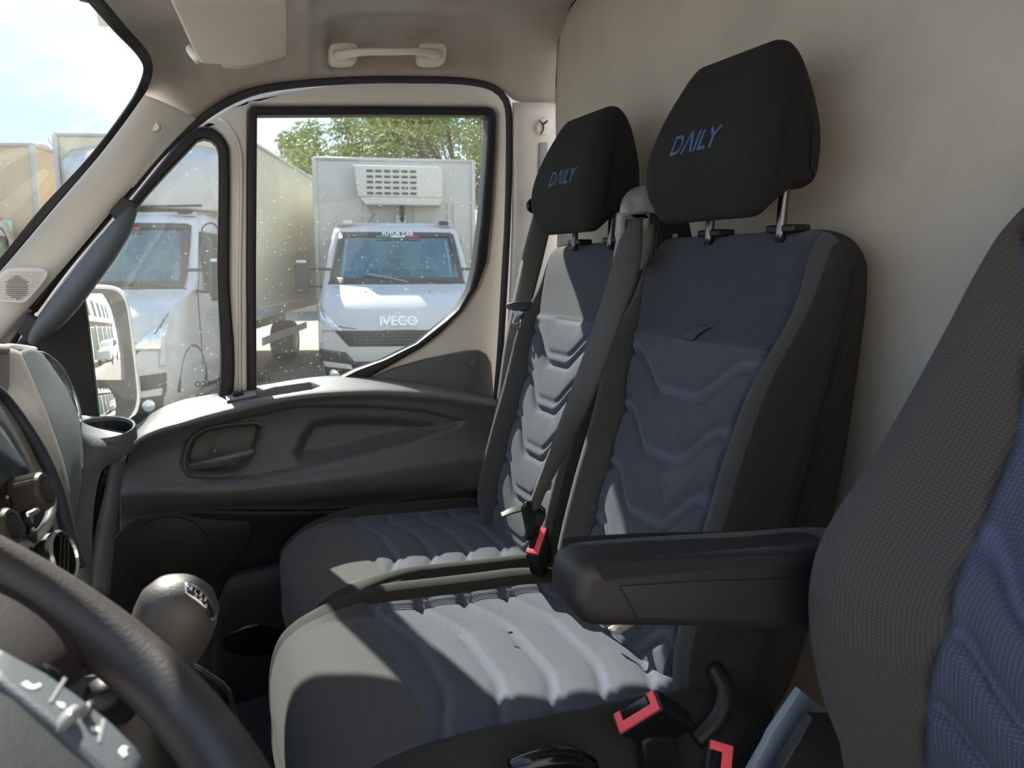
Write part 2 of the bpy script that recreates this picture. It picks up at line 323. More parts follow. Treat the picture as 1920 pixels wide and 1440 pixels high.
# headliner
YS = 1.66
rows = [
 [(262, 172, 1.55), (300, 190, 1.60), (365, 222, 1.655), (400, 197, YS), (450, 171, YS), (520, 157, YS), (640, 148, YS), (780, 146, YS), (880, 150, YS), (935, 166, YS), (970, 190, YS), (1046, 192, 1.62)],
 [(283, 135, 1.53), (330, 165, 1.60), (385, 170, 1.64), (415, 155, 1.64), (460, 140, 1.64), (520, 130, 1.64), (640, 122, 1.64), (780, 122, 1.64), (880, 124, 1.64), (945, 130, 1.64), (980, 145, 1.64), (1047, 150, 1.61)],
 [(275, 98, 1.50), (330, 105, 1.57), (385, 105, 1.60), (415, 100, 1.60), (460, 95, 1.60), (520, 90, 1.60), (640, 85, 1.60), (780, 82, 1.60), (880, 82, 1.60), (945, 85, 1.60), (985, 90, 1.60), (1052, 95, 1.58)],
 [(235, 50, 1.46), (300, 50, 1.50), (370, 48, 1.52), (410, 45, 1.52), (460, 42, 1.52), (520, 40, 1.52), (640, 38, 1.53), (780, 36, 1.53), (880, 36, 1.53), (945, 38, 1.53), (990, 40, 1.53), (1060, 45, 1.55)],
 [(190, 0, 1.40), (270, 0, 1.42), (360, 0, 1.43), (405, 0, 1.43), (460, 0, 1.43), (520, 0, 1.43), (640, 0, 1.43), (780, 0, 1.43), (880, 0, 1.43), (950, 0, 1.44), (1000, 0, 1.46), (1078, 0, 1.52)],
 [('w', x, 1.15, 2.26) for x in (-.13, -.08, 0, .05, .1, .2, .3, .45, .55, .65, .72, .81)],
 [('w', x, .60, 2.27) for x in (-.13, -.08, 0, .05, .1, .2, .3, .45, .55, .65, .72, .81)],
 [('w', x, .20, 2.18) for x in (-.13, -.08, 0, .05, .1, .2, .3, .45, .55, .65, .72, .81)],
 [('w', x, .0, 2.06) for x in (-.12, -.08, 0, .05, .1, .2, .3, .45, .55, .65, .72, .81)]]
cl = patch('ceiling', rows, M['head'], 90, 120, None, .006, masks=[([(600, 30), (640, 8), (930, 8), (955, 60), (948, 118), (920, 134), (625, 136), (600, 115)], (0, .03, .012), 26), ([(555, -60), (596, -60), (585, 140), (560, 140)], (0, -.012, -.006), 14)])
tag(cl, 'beige cloth headliner curving down to the door opening', kind='structure')
tube('trim_1', [P(1090, -8, .806, 'x'), P(1075, 8, .806, 'x'), P(1058, 38, .806, 'x'), P(1050, 75, .806, 'x'), P(1047, 120, .806, 'x'), P(1046, 160, .806, 'x'), P(1044, 195, .806, 'x')], [.004, .003, .004, .003, .0045, .006, .004], M['rubber'])
tag(bpy.data.objects['trim_1'], 'dark frayed seam between headliner and bulkhead lining', kind='structure')
# outer body side (keeps the sun out except through the windows)
bs = plateY('wall_right', [[(262, -130), (1140, -130), (1140, 1500), (-400, 1500), (-400, 900), (-80, 622), (22, 498), (92, 408), (180, 305), (256, 195), (276, 150), (262, 40)],
   [(0, 655), (100, 540), (217, 395), (267, 343), (333, 268), (375, 240), (433, 205), (520, 178), (640, 165), (780, 162), (870, 165), (920, 178), (938, 200), (942, 400), (930, 640), (926, 772), (640, 738), (427, 768), (240, 845), (60, 800)]], 1.80, .05, M['paint'], None, .002)
tag(bs, 'white painted body side around the passenger door', kind='structure')
# floor, driver side
f1 = rbox('floor', (1.9, 1.95, .04), (-.05, .83, .74), M['floor'], None, .01); tag(f1, 'dark cab floor', kind='structure')
f2 = rbox('floor_panel', (.7, 1.2, .03), (-.0, .9, .85), M['floor'], None, .01, (0, R(-8), 0)); tag(f2, 'black rubber floor mat in the passenger footwell', 'floor mat')
# windshield
ws = patch('window_1', [[(190, 0, 1.405), (275, 110, 1.51), (270, 165, 1.55), (100, 385, 1.575), (0, 500, 1.60), ('w', -.62, 1.62, 1.38)],
   [('w', -.16, .8, 2.22), ('w', -.20, .8, 2.17), ('w', -.25, .8, 2.10), ('w', -.42, .8, 1.9), ('w', -.6, .8, 1.7), ('w', -.8, .8, 1.40)],
   [('w', -.11, .2, 2.15), ('w', -.13, .17, 2.11), ('w', -.15, .16, 2.05), ('w', -.25, .13, 1.87), ('w', -.38, .1, 1.7), ('w', -.64, .08, 1.38)]], M['gws'], 30, 50, None, .0)
tag(ws, 'windshield glass with dusty wiping streaks', kind='structure')
tr = ribbon('trim_2', [P(150, -12, 1.35), P(163, 0, 1.36), P(213, 57, 1.42), P(253, 97, 1.46), P(268, 123, 1.485), P(266, 143, 1.50), P(247, 187, 1.52), P(167, 293, 1.545), P(77, 390, 1.56), P(3, 480, 1.58), P(-90, 590, 1.62)],
   [P(180, -12, 1.35), P(193, 0, 1.36), P(236, 50, 1.42), P(276, 97, 1.46), P(286, 122, 1.485), P(283, 150, 1.50), P(267, 180, 1.52), P(189, 287, 1.545), P(99, 393, 1.56), P(25, 480, 1.58), P(-70, 590, 1.62)], M['rubber'], n=90, th=.006)
tag(tr, 'black border band around the windshield corner', kind='structure')
tube('trim_3', [(-.12, .0, 2.08), (-.15, .05, 2.13), (-.15, .3, 2.20), (-.15, .8, 2.24), (-.14, 1.2, 2.22), P(165, -14, 1.40)], .02, M['rubber']); tag(bpy.data.objects['trim_3'], 'windshield header edge', kind='structure')
# A pillar trim
ap = empty('trim_4', P(150, 400, 1.6), 'warm white plastic cover of the passenger windshield pillar', kind='structure')
o = patch('pillar_cover', [[(266, 176, 1.552), (187, 286, 1.567), (97, 392, 1.582), (22, 480, 1.602), (-90, 610, 1.62)],
   [(290, 185, 1.555), (215, 300, 1.568), (130, 404, 1.582), (45, 500, 1.602), (-70, 640, 1.62)],
   [(325, 200, 1.575), (260, 318, 1.585), (175, 425, 1.595), (80, 535, 1.612), (-30, 660, 1.63)],
   [(352, 214, 1.62), (285, 300, 1.62), (212, 385, 1.625), (105, 513, 1.64), (0, 645, 1.65)],
   [(368, 222, 1.66), (304, 284, 1.66), (236, 364, 1.66), (130, 482, 1.66), (18, 650, 1.67)]], M['pillar'], 24, 60, ap, .006)
c = P(291, 238, 1.569); dv = np.array([-.35, -.93, .05]); lathe('screw_cap', [(.0085, 0), (.0085, .0025), (.0078, .0035), (0.001, .0038)], c, dv, M['pillar'], ap); lathe('cap_gap', [(.0095, -.004), (.0098, .0015), (.009, .0016)], c, dv, M['silver'], ap)
# tweeter grille
sp = plateY('tweeter_grille', [[(2, 560), (-6, 548), (-8, 530), (4, 512), (22, 503), (78, 503), (89, 509), (89, 519), (60, 556), (46, 568), (30, 568), (-8, 566)]], 1.585, .006, M['pillar'], ap, .002, [60])
V = []; Fs = []
for i in range(26):
    for j in range(17):
        px = -2+i*3.55+(j % 2)*1.77; py = 507+j*3.6
        q = pmask(np.array([P(px, py, 1.585)]), [(2, 560), (-6, 548), (-4, 530), (6, 515), (22, 507), (76, 507), (85, 512), (60, 552), (42, 563), (0, 562)], 1)[0]
        if q < .5: continue
        core = abs(px-32) < 20 and abs(py-539)+abs(px-32)*.6 < 24; rr = 1.35 if core else .7
        b0 = len(V)
        for a in range(6): V.append(P(px+rr*math.cos(a*1.047), py+rr*math.sin(a*1.047), 1.5815))
        Fs.append(tuple(range(b0, b0+6)))
o = mesh('grille_holes', V, Fs, M['dark'], sp, False); o.matrix_parent_inverse = Matrix(); o['kind'] = 'stuff'
# door seal (one loop around the opening)
sl = tube('trim_5', [P(a, b, y) for a, b, y in [(10, 660, 1.67), (45, 602, 1.665), (108, 512, 1.66), (170, 437, 1.66), (235, 368, 1.66), (300, 290, 1.66), (370, 228, 1.66), (433, 188, 1.66), (500, 165, 1.66), (640, 151, 1.66), (780, 149, 1.66), (880, 153, 1.66), (928, 166, 1.66), (950, 192, 1.66), (955, 240, 1.66), (952, 400, 1.66), (944, 560, 1.66), (935, 700, 1.66), (915, 900, 1.66), (880, 1100, 1.66)]], .0085, M['seal'], n=10, seg=120)
tag(sl, 'dark rubber weatherstrip around the door opening', kind='structure')
# B pillar trim
bp = empty('trim_6', P(1010, 500, 1.63), 'off-white plastic cover of the pillar behind the door', kind='structure')
patch('pillar_cover', [[(962, 193, 1.655), (972, 192, 1.64), (1000, 192, 1.635), (1051, 193, 1.63), (1062, 193, 1.66)], [(960, 450, 1.655), (968, 450, 1.64), (1000, 450, 1.635), (1046, 450, 1.63), (1060, 450, 1.66)], [(945, 700, 1.655), (953, 700, 1.64), (990, 700, 1.635), (1040, 700, 1.63), (1056, 700, 1.66)], [(905, 930, 1.655), (915, 930, 1.64), (970, 930, 1.635), (1040, 930, 1.63), (1056, 930, 1.66)]], M['pillar'], 30, 24, bp, .004)
lathe('adjuster_boss', [(.019, -.004), (.0195, .004), (.017, .008), (.001, .009)], P(1019, 238, 1.632), (0, -1, 0), M['pillar'], bp, ell=1.25)
tube('adjuster_mark', [P(1012, 226, 1.621), P(1019, 233, 1.621), P(1027, 226, 1.621), P(1019, 233, 1.621), P(1019, 242, 1.621), P(1014, 252, 1.621)], .0016, M['seal'], bp, 6, 20)
plateY('adjuster_slot', [[(1010, 268), (1030, 266), (1026, 330), (1018, 372), (1007, 372)]], 1.632, .008, M['silver'], bp, .002)
# driver side: roof rail, pillars and sill (real body, seen only from other positions; shades the cab)
o = tube('wall_left', [(-.66, .03, 1.35), (-.33, .04, 1.72), (-.10, .05, 2.03), (.05, .02, 2.10), (.4, .01, 2.13), (.72, .01, 2.12), (.80, .01, 2.06), (.83, .0, 1.7), (.83, -.02, .8)], .035, M['paint'], None, 10, 70); tag(o, 'white painted driver door opening frame', kind='structure')
rf = patch('roof_skin', [[('w', -.12, y, z-.0) , ('w', .3, y, z+.02), ('w', .86, y, z+.02)] for y, z in ((-.02, 2.14), (.25, 2.28), (.85, 2.33), (1.5, 2.30), (1.76, 2.18))], M['paint'], 12, 16, None, .004); tag(rf, 'white van roof', kind='structure')

# ================================================================== PASSENGER DOOR
dr = empty('door_1', P(600, 700, 1.72), 'passenger door with large window, quarter window and grey card', kind='structure')
QO = [(20, 668), (60, 612), (130, 525), (237, 388), (300, 310), (343, 258), (361, 244), (381, 239), (401, 244), (419, 260), (429, 284), (429, 500), (426, 775), (300, 840), (240, 860), (150, 870), (60, 760)]
QI = [(160, 546), (200, 478), (263, 384), (310, 330), (359, 278), (370, 266), (385, 262), (401, 269), (409, 287), (407, 500), (404, 768), (330, 790), (262, 825), (192, 845), (172, 660)]
MO = [(462, 752), (461, 500), (462, 212), (470, 201), (700, 201), (905, 202), (920, 205), (927, 216), (925, 280), (918, 400), (909, 490), (893, 535), (863, 582), (820, 625), (787, 650), (738, 678), (690, 705), (640, 722), (610, 750)]
MI = [(480, 745), (479, 500), (481, 219), (700, 218), (903, 219), (911, 224), (907, 297), (898, 413), (886, 505), (876, 543), (855, 580), (833, 600), (778, 643), (718, 673), (667, 692), (627, 712), (600, 742)]
def grow(poly, d):
    p = np.array(poly, float); T = np.roll(p, -1, 0)-np.roll(p, 1, 0); N = np.stack([T[:, 1], -T[:, 0]], 1); N /= np.linalg.norm(N, axis=1)[:, None]+1e-9
    a = .5*np.sum(p[:, 0]*np.roll(p[:, 1], -1)-np.roll(p[:, 0], -1)*p[:, 1]); return [tuple(q) for q in p+N*d*(1 if a > 0 else -1)]
fr = plateY('door_frame', [[(0, 700), (45, 618), (108, 530), (170, 452), (235, 382), (300, 305), (365, 240), (433, 200), (520, 176), (640, 160), (780, 158), (880, 162), (922, 175), (943, 200), (948, 240), (946, 400), (938, 560), (928, 700), (928, 775), (700, 742), (560, 745), (430, 775), (280, 815), (200, 850), (100, 840)], grow(QO, -4), grow(MO, -4)], 1.750, .08, M['paint'], dr, .010, None, 4)
# raised press line on the frame
tube('press_line', [P(x, y, 1.708) for x, y in [(450, 740), (450, 500), (452, 300), (444, 262), (425, 232), (410, 222)]], .004, M['paint'], dr, 8, 40)
plateY('quarter_seal', [QO, QI], 1.715, .045, M['rubber'], dr, .006, [110, 110]); plateY('window_seal', [MO, MI], 1.715, .045, M['rubber'], dr, .006, None)
g = plateY('quarter_pane', [grow(QI, 5)], 1.742, .004, M['gq'], dr, .0005); g = plateY('window_pane', [grow(MI, 5)], 1.742, .004, M['gw'], dr, .0005)
for c_, s_ in (((486, 713), .016), ((386, 720), .016)): text('etched_lettering', 'IVECO', P(c_[0], c_[1], 1.738), (-1, 0, 0), (0, 0, 1), s_, M['seal'], dr, .0002)
# inner mirror sail panel (dark triangle ahead of the quarter pane)
plateY('sail_panel', [[(35, 650), (70, 610), (158, 548), (166, 600), (178, 700), (190, 815), (150, 860), (60, 760)]], 1.70, .03, M['cardl'], dr, .004)
# card, sculpted
xs = [225, 262, 300, 341, 380, 427, 502, 577, 652, 720, 802, 860, 915, 940]
def row(ys, y): return [(x, q, y) for x, q in zip(xs, ys)]
rw = [row([830, 795, 768, 752, 744, 734, 722, 710, 704, 706, 718, 730, 744, 750], 1.738),
      row([840, 805, 782, 766, 756, 745, 729, 717, 711, 713, 722, 733, 746, 752], 1.68),
      row([850, 818, 800, 788, 776, 764, 746, 735, 730, 729, 734, 742, 752, 758], 1.605),
      row([856, 826, 808, 797, 786, 774, 756, 744, 739, 738, 743, 750, 760, 766], 1.592),
      row([870, 842, 826, 812, 802, 789, 770, 756, 750, 750, 756, 765, 776, 780], 1.605),
      row([885, 862, 846, 835, 825, 815, 800, 790, 786, 788, 792, 798, 805, 808], 1.618),
      row([900, 885, 872, 864, 858, 852, 845, 838, 832, 828, 826, 826, 828, 830], 1.618),
      row([915, 905, 900, 900, 900, 898, 890, 880, 868, 858, 846, 842, 845, 846], 1.612),
      row([930, 925, 922, 922, 922, 920, 914, 905, 895, 885, 872, 866, 865, 865], 1.6),
      row([950, 948, 944, 942, 940, 938, 935, 930, 922, 915, 905, 898, 892, 892], 1.615),
      row([975, 972, 966, 962, 958, 956, 954, 950, 946, 940, 932, 926, 920, 918], 1.665),
      row([1000, 998, 994, 990, 988, 986, 985, 982, 980, 976, 970, 964, 958, 956], 1.675)]
leaf = [(350, 898), (335, 870), (342, 830), (370, 800), (440, 782), (560, 757), (690, 757), (800, 766), (877, 786), (862, 802), (765, 834), (615, 872), (480, 902), (400, 908)]
pocket = [(545, 850), (560, 815), (580, 785), (640, 776), (740, 778), (815, 790), (832, 803), (800, 820), (720, 842), (620, 868), (560, 874)]
bowl = [(352, 888), (346, 858), (358, 825), (382, 806), (430, 796), (482, 793), (494, 802), (488, 832), (470, 868), (445, 888), (390, 893)]
def rim(poly, amt, fall): return (poly, (0, amt, 0), fall)
card = patch('door_card', rw, M['card'], 200, 260, dr, .004, masks=[rim(leaf, .014, 9), rim(pocket, .03, 26), rim(bowl, .035, 10), ([(455, 752), (470, 738), (520, 724), (585, 716), (605, 724), (585, 732), (500, 746)], (0, 0, -.04), 6)])
# lower card with speaker
patch('lower_card', [[(180, 930, 1.680), (400, 955, 1.660), (700, 950, 1.660), (945, 900, 1.660)], [(190, 1060, 1.680), (400, 1040, 1.690), (700, 1020, 1.690), (945, 960, 1.690)], [(190, 1180, 1.680), (400, 1170, 1.690), (700, 1140, 1.690), (940, 1100, 1.690)], [(190, 1330, 1.660), (400, 1300, 1.660), (700, 1250, 1.660), (940, 1200, 1.660)]], M['cardl'], 40, 60, dr, .01)
sg = plateY('speaker_grille', [[(200, 1040), (222, 998), (262, 972), (330, 962), (430, 967), (468, 978), (474, 990), (460, 1030), (430, 1065), (380, 1105), (300, 1140), (220, 1150), (195, 1120)]], 1.668, .012, M['dark'], dr, .004, [80])
lathe('speaker_dome', [(.085, -.002), (.084, .004), (.06, .008), (.02, .009), (.001, .0085)], P(315, 1040, 1.662), (0, -1, 0), M['dark'], sg).matrix_parent_inverse = Matrix()
patch('door_bin', [[(440, 1075, 1.620), (600, 1040, 1.620), (940, 980, 1.620)], [(420, 1100, 1.600), (600, 1065, 1.600), (940, 1010, 1.600)], [(400, 1180, 1.600), (600, 1160, 1.600), (940, 1120, 1.600)], [(400, 1320, 1.620), (600, 1300, 1.620), (940, 1250, 1.620)]], M['cardl'], 20, 30, dr, .008)
patch('bin_mouth', [[(415, 1190, 1.600), (470, 1170, 1.598), (540, 1160, 1.600)], [(420, 1215, 1.598), (470, 1222, 1.596), (540, 1215, 1.600)], [(440, 1225, 1.600), (480, 1228, 1.600), (540, 1222, 1.600)]], M['gloss'], 12, 16, dr, .004)
# corner cover + cap
cc = plateY('corner_cover', [[(690, 712), (738, 690), (797, 673), (877, 657), (896, 656), (910, 663), (919, 680), (925, 752), (820, 735)]], 1.70, .02, M['card'], dr, .004); lathe('corner_cap', [(.012, -.004), (.012, .003), (.010, .0045), (.001, .004)], P(890, 681, 1.69), (0, -1, 0), M['card'], dr)
# window switch + release handle
rbox('switch_base', (.060, .03, .004), P(452, 748, 1.640)+np.array([0, 0, .006]), M['silver'], dr, .001, (R(10), R(-8), 0)); rbox('window_switch', (.022, .014, .007), P(446, 744, 1.640)+np.array([0, 0, .008]), M['dark'], dr, .002, (R(10), R(-8), 0)); rbox('switch_lever', (.004, .012, .007), P(450, 741, 1.640)+np.array([0, 0, .011]), M['silver'], dr, .001)
hd = patch('release_handle', [[(352, 870, 1.648), (400, 860, 1.623), (440, 850, 1.615), (476, 843, 1.617)], [(353, 873, 1.643), (400, 864, 1.615), (440, 855, 1.608), (476, 846, 1.613)], [(356, 880, 1.648), (400, 874, 1.623), (440, 864, 1.617), (472, 852, 1.621)]], M['handle'], 16, 24, dr, .006)
tube('bowl_rim', [P(a, b, 1.616) for a, b in bowl], .0022, M['card'], dr, 6, 70, True)
lathe('lock_button', [(.006, 0), (.006, .006), (.004, .008), (.001, .008)], P(402, 845, 1.630), (0, -1, .2), M['card'], dr)
lathe('screw_cap', [(.011, 0), (.011, .002), (.009, .003), (.001, .003)], P(707, 828, 1.655), (0, -1, 0), M['card'], dr)
# grab handle on the windshield pillar
gh = empty('pillar_grab_handle', P(150, 510, 1.64), 'dark grey padded grab handle running down the windshield pillar', 'grab handle')
tube('grip', [P(248, 392, 1.60), P(232, 420, 1.585), P(205, 460, 1.575), P(160, 520, 1.575), P(110, 585, 1.58), P(72, 625, 1.59), P(62, 640, 1.60)], [.010, .019, .022, .023, .023, .020, .010], M['dashb'], gh, 16, 50)
for q in ([(205, 398), (222, 364), (262, 384), (252, 398), (232, 415), (222, 420)], [(30, 618), (52, 586), (92, 606), (85, 640), (62, 645)]): plateY('handle_bracket', [q], 1.605, .03, M['seal'], gh, .006)
tube('backing_strip', [P(246, 350, 1.64), P(200, 405, 1.64), P(120, 500, 1.64), P(60, 580, 1.64)], .010, M['rubber'], gh, 8, 20)

# sun visor, roof grab handle
sv = empty('sun_visor', P(440, 60, 1.3), 'beige vinyl sun visor folded up against the headliner', 'sun visor')
vo = patch('visor_body', [[(316, -12, 1.20), (390, -12, 1.20), (470, -12, 1.20), (536, -12, 1.20)], [(340, 40, 1.25), (400, 42, 1.25), (470, 40, 1.25), (538, 35, 1.25)], [(362, 88, 1.29), (410, 92, 1.29), (470, 90, 1.29), (537, 78, 1.29)], [(376, 114, 1.31), (412, 116, 1.31), (460, 120, 1.31), (536, 100, 1.31)]], M['visor'], 24, 30, sv, .016)
vo.modifiers.new('b', 'BEVEL').width = .005; vo.modifiers['b'].segments = 3
patch('mirror_flap', [[(410, 60, 1.262), (470, 60, 1.262), (530, 52, 1.262)], [(412, 100, 1.296), (470, 100, 1.296), (534, 85, 1.296)], [(416, 122, 1.312), (430, 127, 1.314), (470, 125, 1.314), (532, 106, 1.312)]], M['visor'], 12, 20, sv, .008)
tube('pivot', [P(372, 112, 1.32), P(362, 100, 1.34), P(357, 92, 1.38)], .007, M['pillar'], sv, 10, 12)
rg = empty('roof_grab_handle', P(725, 100, 1.6), 'beige plastic grab handle on the headliner above the door', 'grab handle')
tube('grip', [P(635, 104, 1.585), P(655, 100, 1.56), P(690, 97, 1.548), P(730, 97, 1.545), P(775, 96, 1.548), P(800, 98, 1.56), P(818, 102, 1.585)], [.014, .010, .0085, .0085, .0085, .010, .014], M['pillar'], rg, 14, 50, flat=.8)
for x0, x1 in ((617, 668), (782, 833)): plateY('mount', [[(x0, 90), (x0+5, 84), (x1-6, 84), (x1, 90), (x1-1, 116), (x1-8, 123), (x0+8, 123), (x0+1, 116)]], 1.60, .035, M['pillar'], rg, .006, [40])
# ================================================================== BENCH SEAT (middle and outer place)
bench = empty('bench_seat', (.35, 1.1, .78), 'two-place passenger bench seat with blue quilted panels, black bolsters and tall black headrests', 'seat')
def quilt(G, Tt, NN, coord, wave, pitch, t0, on, depth=.005):
    c = coord-wave(np.abs(Tt)/t0); f = np.mod(c/pitch, 1.0); ins = 1-sst(t0*.93, t0, np.abs(Tt)); ins = ins*on
    d = -depth*(np.exp(-(f/.065)**2)+np.exp(-((1-f)/.065)**2))-.5*depth*np.exp(-((f-.24)/.06)**2)+depth*.7*np.sin(math.pi*f)
    bnd = np.exp(-(((f-.12)/.085)**4))*ins; BAND[0] = bnd
    seam = -.006*np.exp(-((np.abs(Tt)-t0)/.018)**2)*on
    return G+NN*(d*ins+seam)[:, :, None]
def make_back(yc, half, dx, zb=0, tag_y=None):
    prof = [(.555+dx, 1.16), (.565+dx, 1.25), (.592+dx, 1.36), (.625+dx, 1.47), (.655+dx, 1.58), (.676+dx, 1.66), (.688+dx, 1.72), (.702+dx, 1.752), (.725+dx, 1.765), (.765, 1.757), (.788, 1.72), (.780, 1.6), (.75, 1.4), (.70, 1.2), (.64, 1.13), (.59, 1.125)]
    t0 = .68
    def disp(G, Tt, NN):
        z = G[:, :, 2]; front = sst(.3, .7, -NN[:, :, 0])
        on = front*(1-sst(1.610, 1.622, z)); G = quilt(G, Tt, NN, z, lambda u: -.055*(1-sst(.25, .85, u))+0*u, .088, t0, on*sst(1.17, 1.2, z), .006)
        # quilt pad proud of the navy head section
        G = G+NN*(.006*front*(np.abs(Tt) < t0*.97)*(1-sst(1.612, 1.626, z)))[:, :, None]
        G = G+NN*(-.003*front*np.exp(-((np.abs(Tt)-t0)/.02)**2))[:, :, None]
        u = np.clip((np.abs(Tt)-t0)/(1-t0), 0, 1); b = np.sin(math.pi*np.clip(u*1.1, 0, 1))*(1-sst(1.55, 1.74, z))*sst(1.12, 1.25, z)
        G = G+NN*(.034*front*b)[:, :, None]
        return G
    fr = lambda x, z, t, nx, nz: (nx < -.25) & (np.abs(t) < t0)
    b, _ = pad('backrest', prof, yc, lambda q: half*(1-.05*q**3), M['blk'], bench, 130, 520, .045, .26, disp,
       [('quilted_panel', M['quilt'], lambda x, z, t, nx, nz: fr(x, z, t, nx, nz) & (z < 1.616)), ('head_panel', M['navy'], lambda x, z, t, nx, nz: fr(x, z, t, nx, nz) & (z >= 1.616)),
        ('bolster', M['grey'], lambda x, z, t, nx, nz: (nx < -.1) & (np.abs(t) >= t0) & (np.abs(t) < t0+(1-t0)*.62))],
       border=(t0, lambda x, z: .60+.24*sst(1.45, 1.72, z)))
    return b
bm_ = make_back(.900, .215, 0); bo_ = make_back(1.325, .205, .02)
def cushion(y0, y1, x0, zt, seed, near=1):
    yc = (y0+y1)/2; h = (y1-y0)/2; t0 = .72
    prof = [(x0+.012, .98), (x0, 1.06), (x0+.002, 1.13), (x0+.018, zt-.03), (x0+.05, zt-.006), (x0+.11, zt+.004), (x0+.2, zt-.002), (x0+.32, zt-.008), (x0+.44, zt-.012), (x0+.53, zt-.016), (x0+.565, zt-.04), (x0+.57, zt-.1), (x0+.54, 1.02), (x0+.45, .975), (x0+.2, .965)]
    def disp(G, Tt, NN):
        x = G[:, :, 0]; top = sst(.5, .8, NN[:, :, 2]); on = top*sst(x0+.138, x0+.15, x)
        G = quilt(G, Tt, NN, x-x0-.15, lambda u: .034*(1-sst(.30, .98, u)), .070, t0, on, .0055)
        G = G+NN*(-.004*top*np.exp(-((x-x0-.143)/.005)**2)*(np.abs(Tt) < t0))[:, :, None]
        u = np.clip((np.abs(Tt)-t0*.9)/(1-t0*.9), 0, 1); G = G+NN*(.030*top*np.sin(math.pi*np.clip(u*.95, 0, 1))*sst(x0+.03, x0+.2, x)*(1-.6*sst(x0+.38, x0+.55, x)))[:, :, None]
        # flank seam
        u2 = np.abs(Tt); G = G+NN*(-.0022*np.exp(-((u2-.88)/.008)**2))[:, :, None]
        return G
    tp = lambda nz: nz > .45
    return pad('seat_cushion', prof, yc, lambda q: h, M['blk'], bench, 120, 260, .05, .22, disp,
        [('quilted_panel', M['quilt'], lambda x, z, t, nx, nz: tp(nz) & (np.abs(t) < t0) & (x > x0+.143)), ('front_panel', M['grey'], lambda x, z, t, nx, nz: (np.abs(t) < t0) & (x <= x0+.143) & (nz > -.2))], border=(t0, lambda x, z: t0))[0]
cm = cushion(.655, 1.165, .082, 1.205, 1); co = cushion(1.175, 1.635, .150, 1.185, 2)
# base frame under the bench
rbox('seat_base', (.40, .86, .2), (.36, 1.13, .875), M['dark'], bench, .02); tube('recliner_tube', [P(1305, 1390, .66), P(1345, 1350, .66), P(1362, 1300, .67), P(1340, 1255, .70)], .011, M['dark'], bench, 12, 24)
tube('recline_lever', [P(960, 1446, .645), P(1010, 1428, .635), P(1070, 1424, .635), P(1105, 1440, .64)], .012, M['gloss'], bench, 10, 20)
# headrests
def onfront(px, py, pr):            # where the line of sight meets the front skin of the cushion
    zz, xx = zip(*sorted((b, a) for a, b in pr[:6])); ys = np.linspace(.7, 1.5, 4001); pts = CAM+(P(px, py, 1)-CAM)*ys[:, None]
    i = np.argmin(abs(pts[:, 0]-np.interp(pts[:, 2], zz, xx))); return pts[i]+np.array([-.0012, 0, 0])
def headrest(yc, half, dx, z0, px0, logo_c, lw, rods):
    pr = [(.640, z0), (.626, z0+.03), (.622, z0+.07), (.636, z0+.125), (.660, z0+.175), (.684, z0+.208), (.708, z0+.212), (.728, z0+.19), (.738, z0+.14), (.738, z0+.07), (.730, z0+.035), (.705, z0+.030), (.680, z0+.012), (.660, z0-.004)]
    pr = [(a+dx, b) for a, b in pr]
    def disp(G, Tt, NN):
        return G+NN*(-.0022*np.exp(-((np.abs(Tt)-.80)/.012)**2)*sst(-.35, .1, -NN[:, :, 0]+.0))[:, :, None]
    b, _ = pad('headrest', pr, yc, lambda q: half*(1.0-.26*sst(.35, 1.05, q)-.10*(1-sst(0, .25, q))), M['blkhr'], bench, 70, 140, .030, .30, disp)
    for r in rods:
        tube('post', [(.705+dx, r, z0+.05), (.702+dx, r, 1.79), (.70+dx, r, 1.75)], .0065, M['steel'], b, 12, 8)
        rbox('guide_collar', (.030, .050, .010), (.712+dx, r, 1.767), M['dark'], b, .003)
    c = onfront(logo_c[0], logo_c[1], pr)
    text('stitched_lettering', 'D\u039bILY', c, (0.05, -1, 0), (.10, 0, .99), lw, M['logo'], b, .0004, .25, off=.0006)
    lt = b.children[-1] if False else [c_ for c_ in bpy.data.objects if c_.parent == b and c_.name.startswith('stitched')][0]
    bv = BVHTree.FromPolygons([v.co for v in b.data.vertices], [tuple(f.vertices) for f in b.data.polygons])
    for v in lt.data.vertices:
        hit = bv.ray_cast(Vector((.3, v.co.y, v.co.z)), Vector((1, 0, 0)))
        if hit[0]: v.co.x = hit[0].x-.0009

    return b
headrest(.868, .128, 0, 1.785, 0, (1301, 268, 0), .036, (.78, .925))
headrest(1.297, .128, .012, 1.785, 0, (1054, 334, 0), .036, (1.225, 1.365))
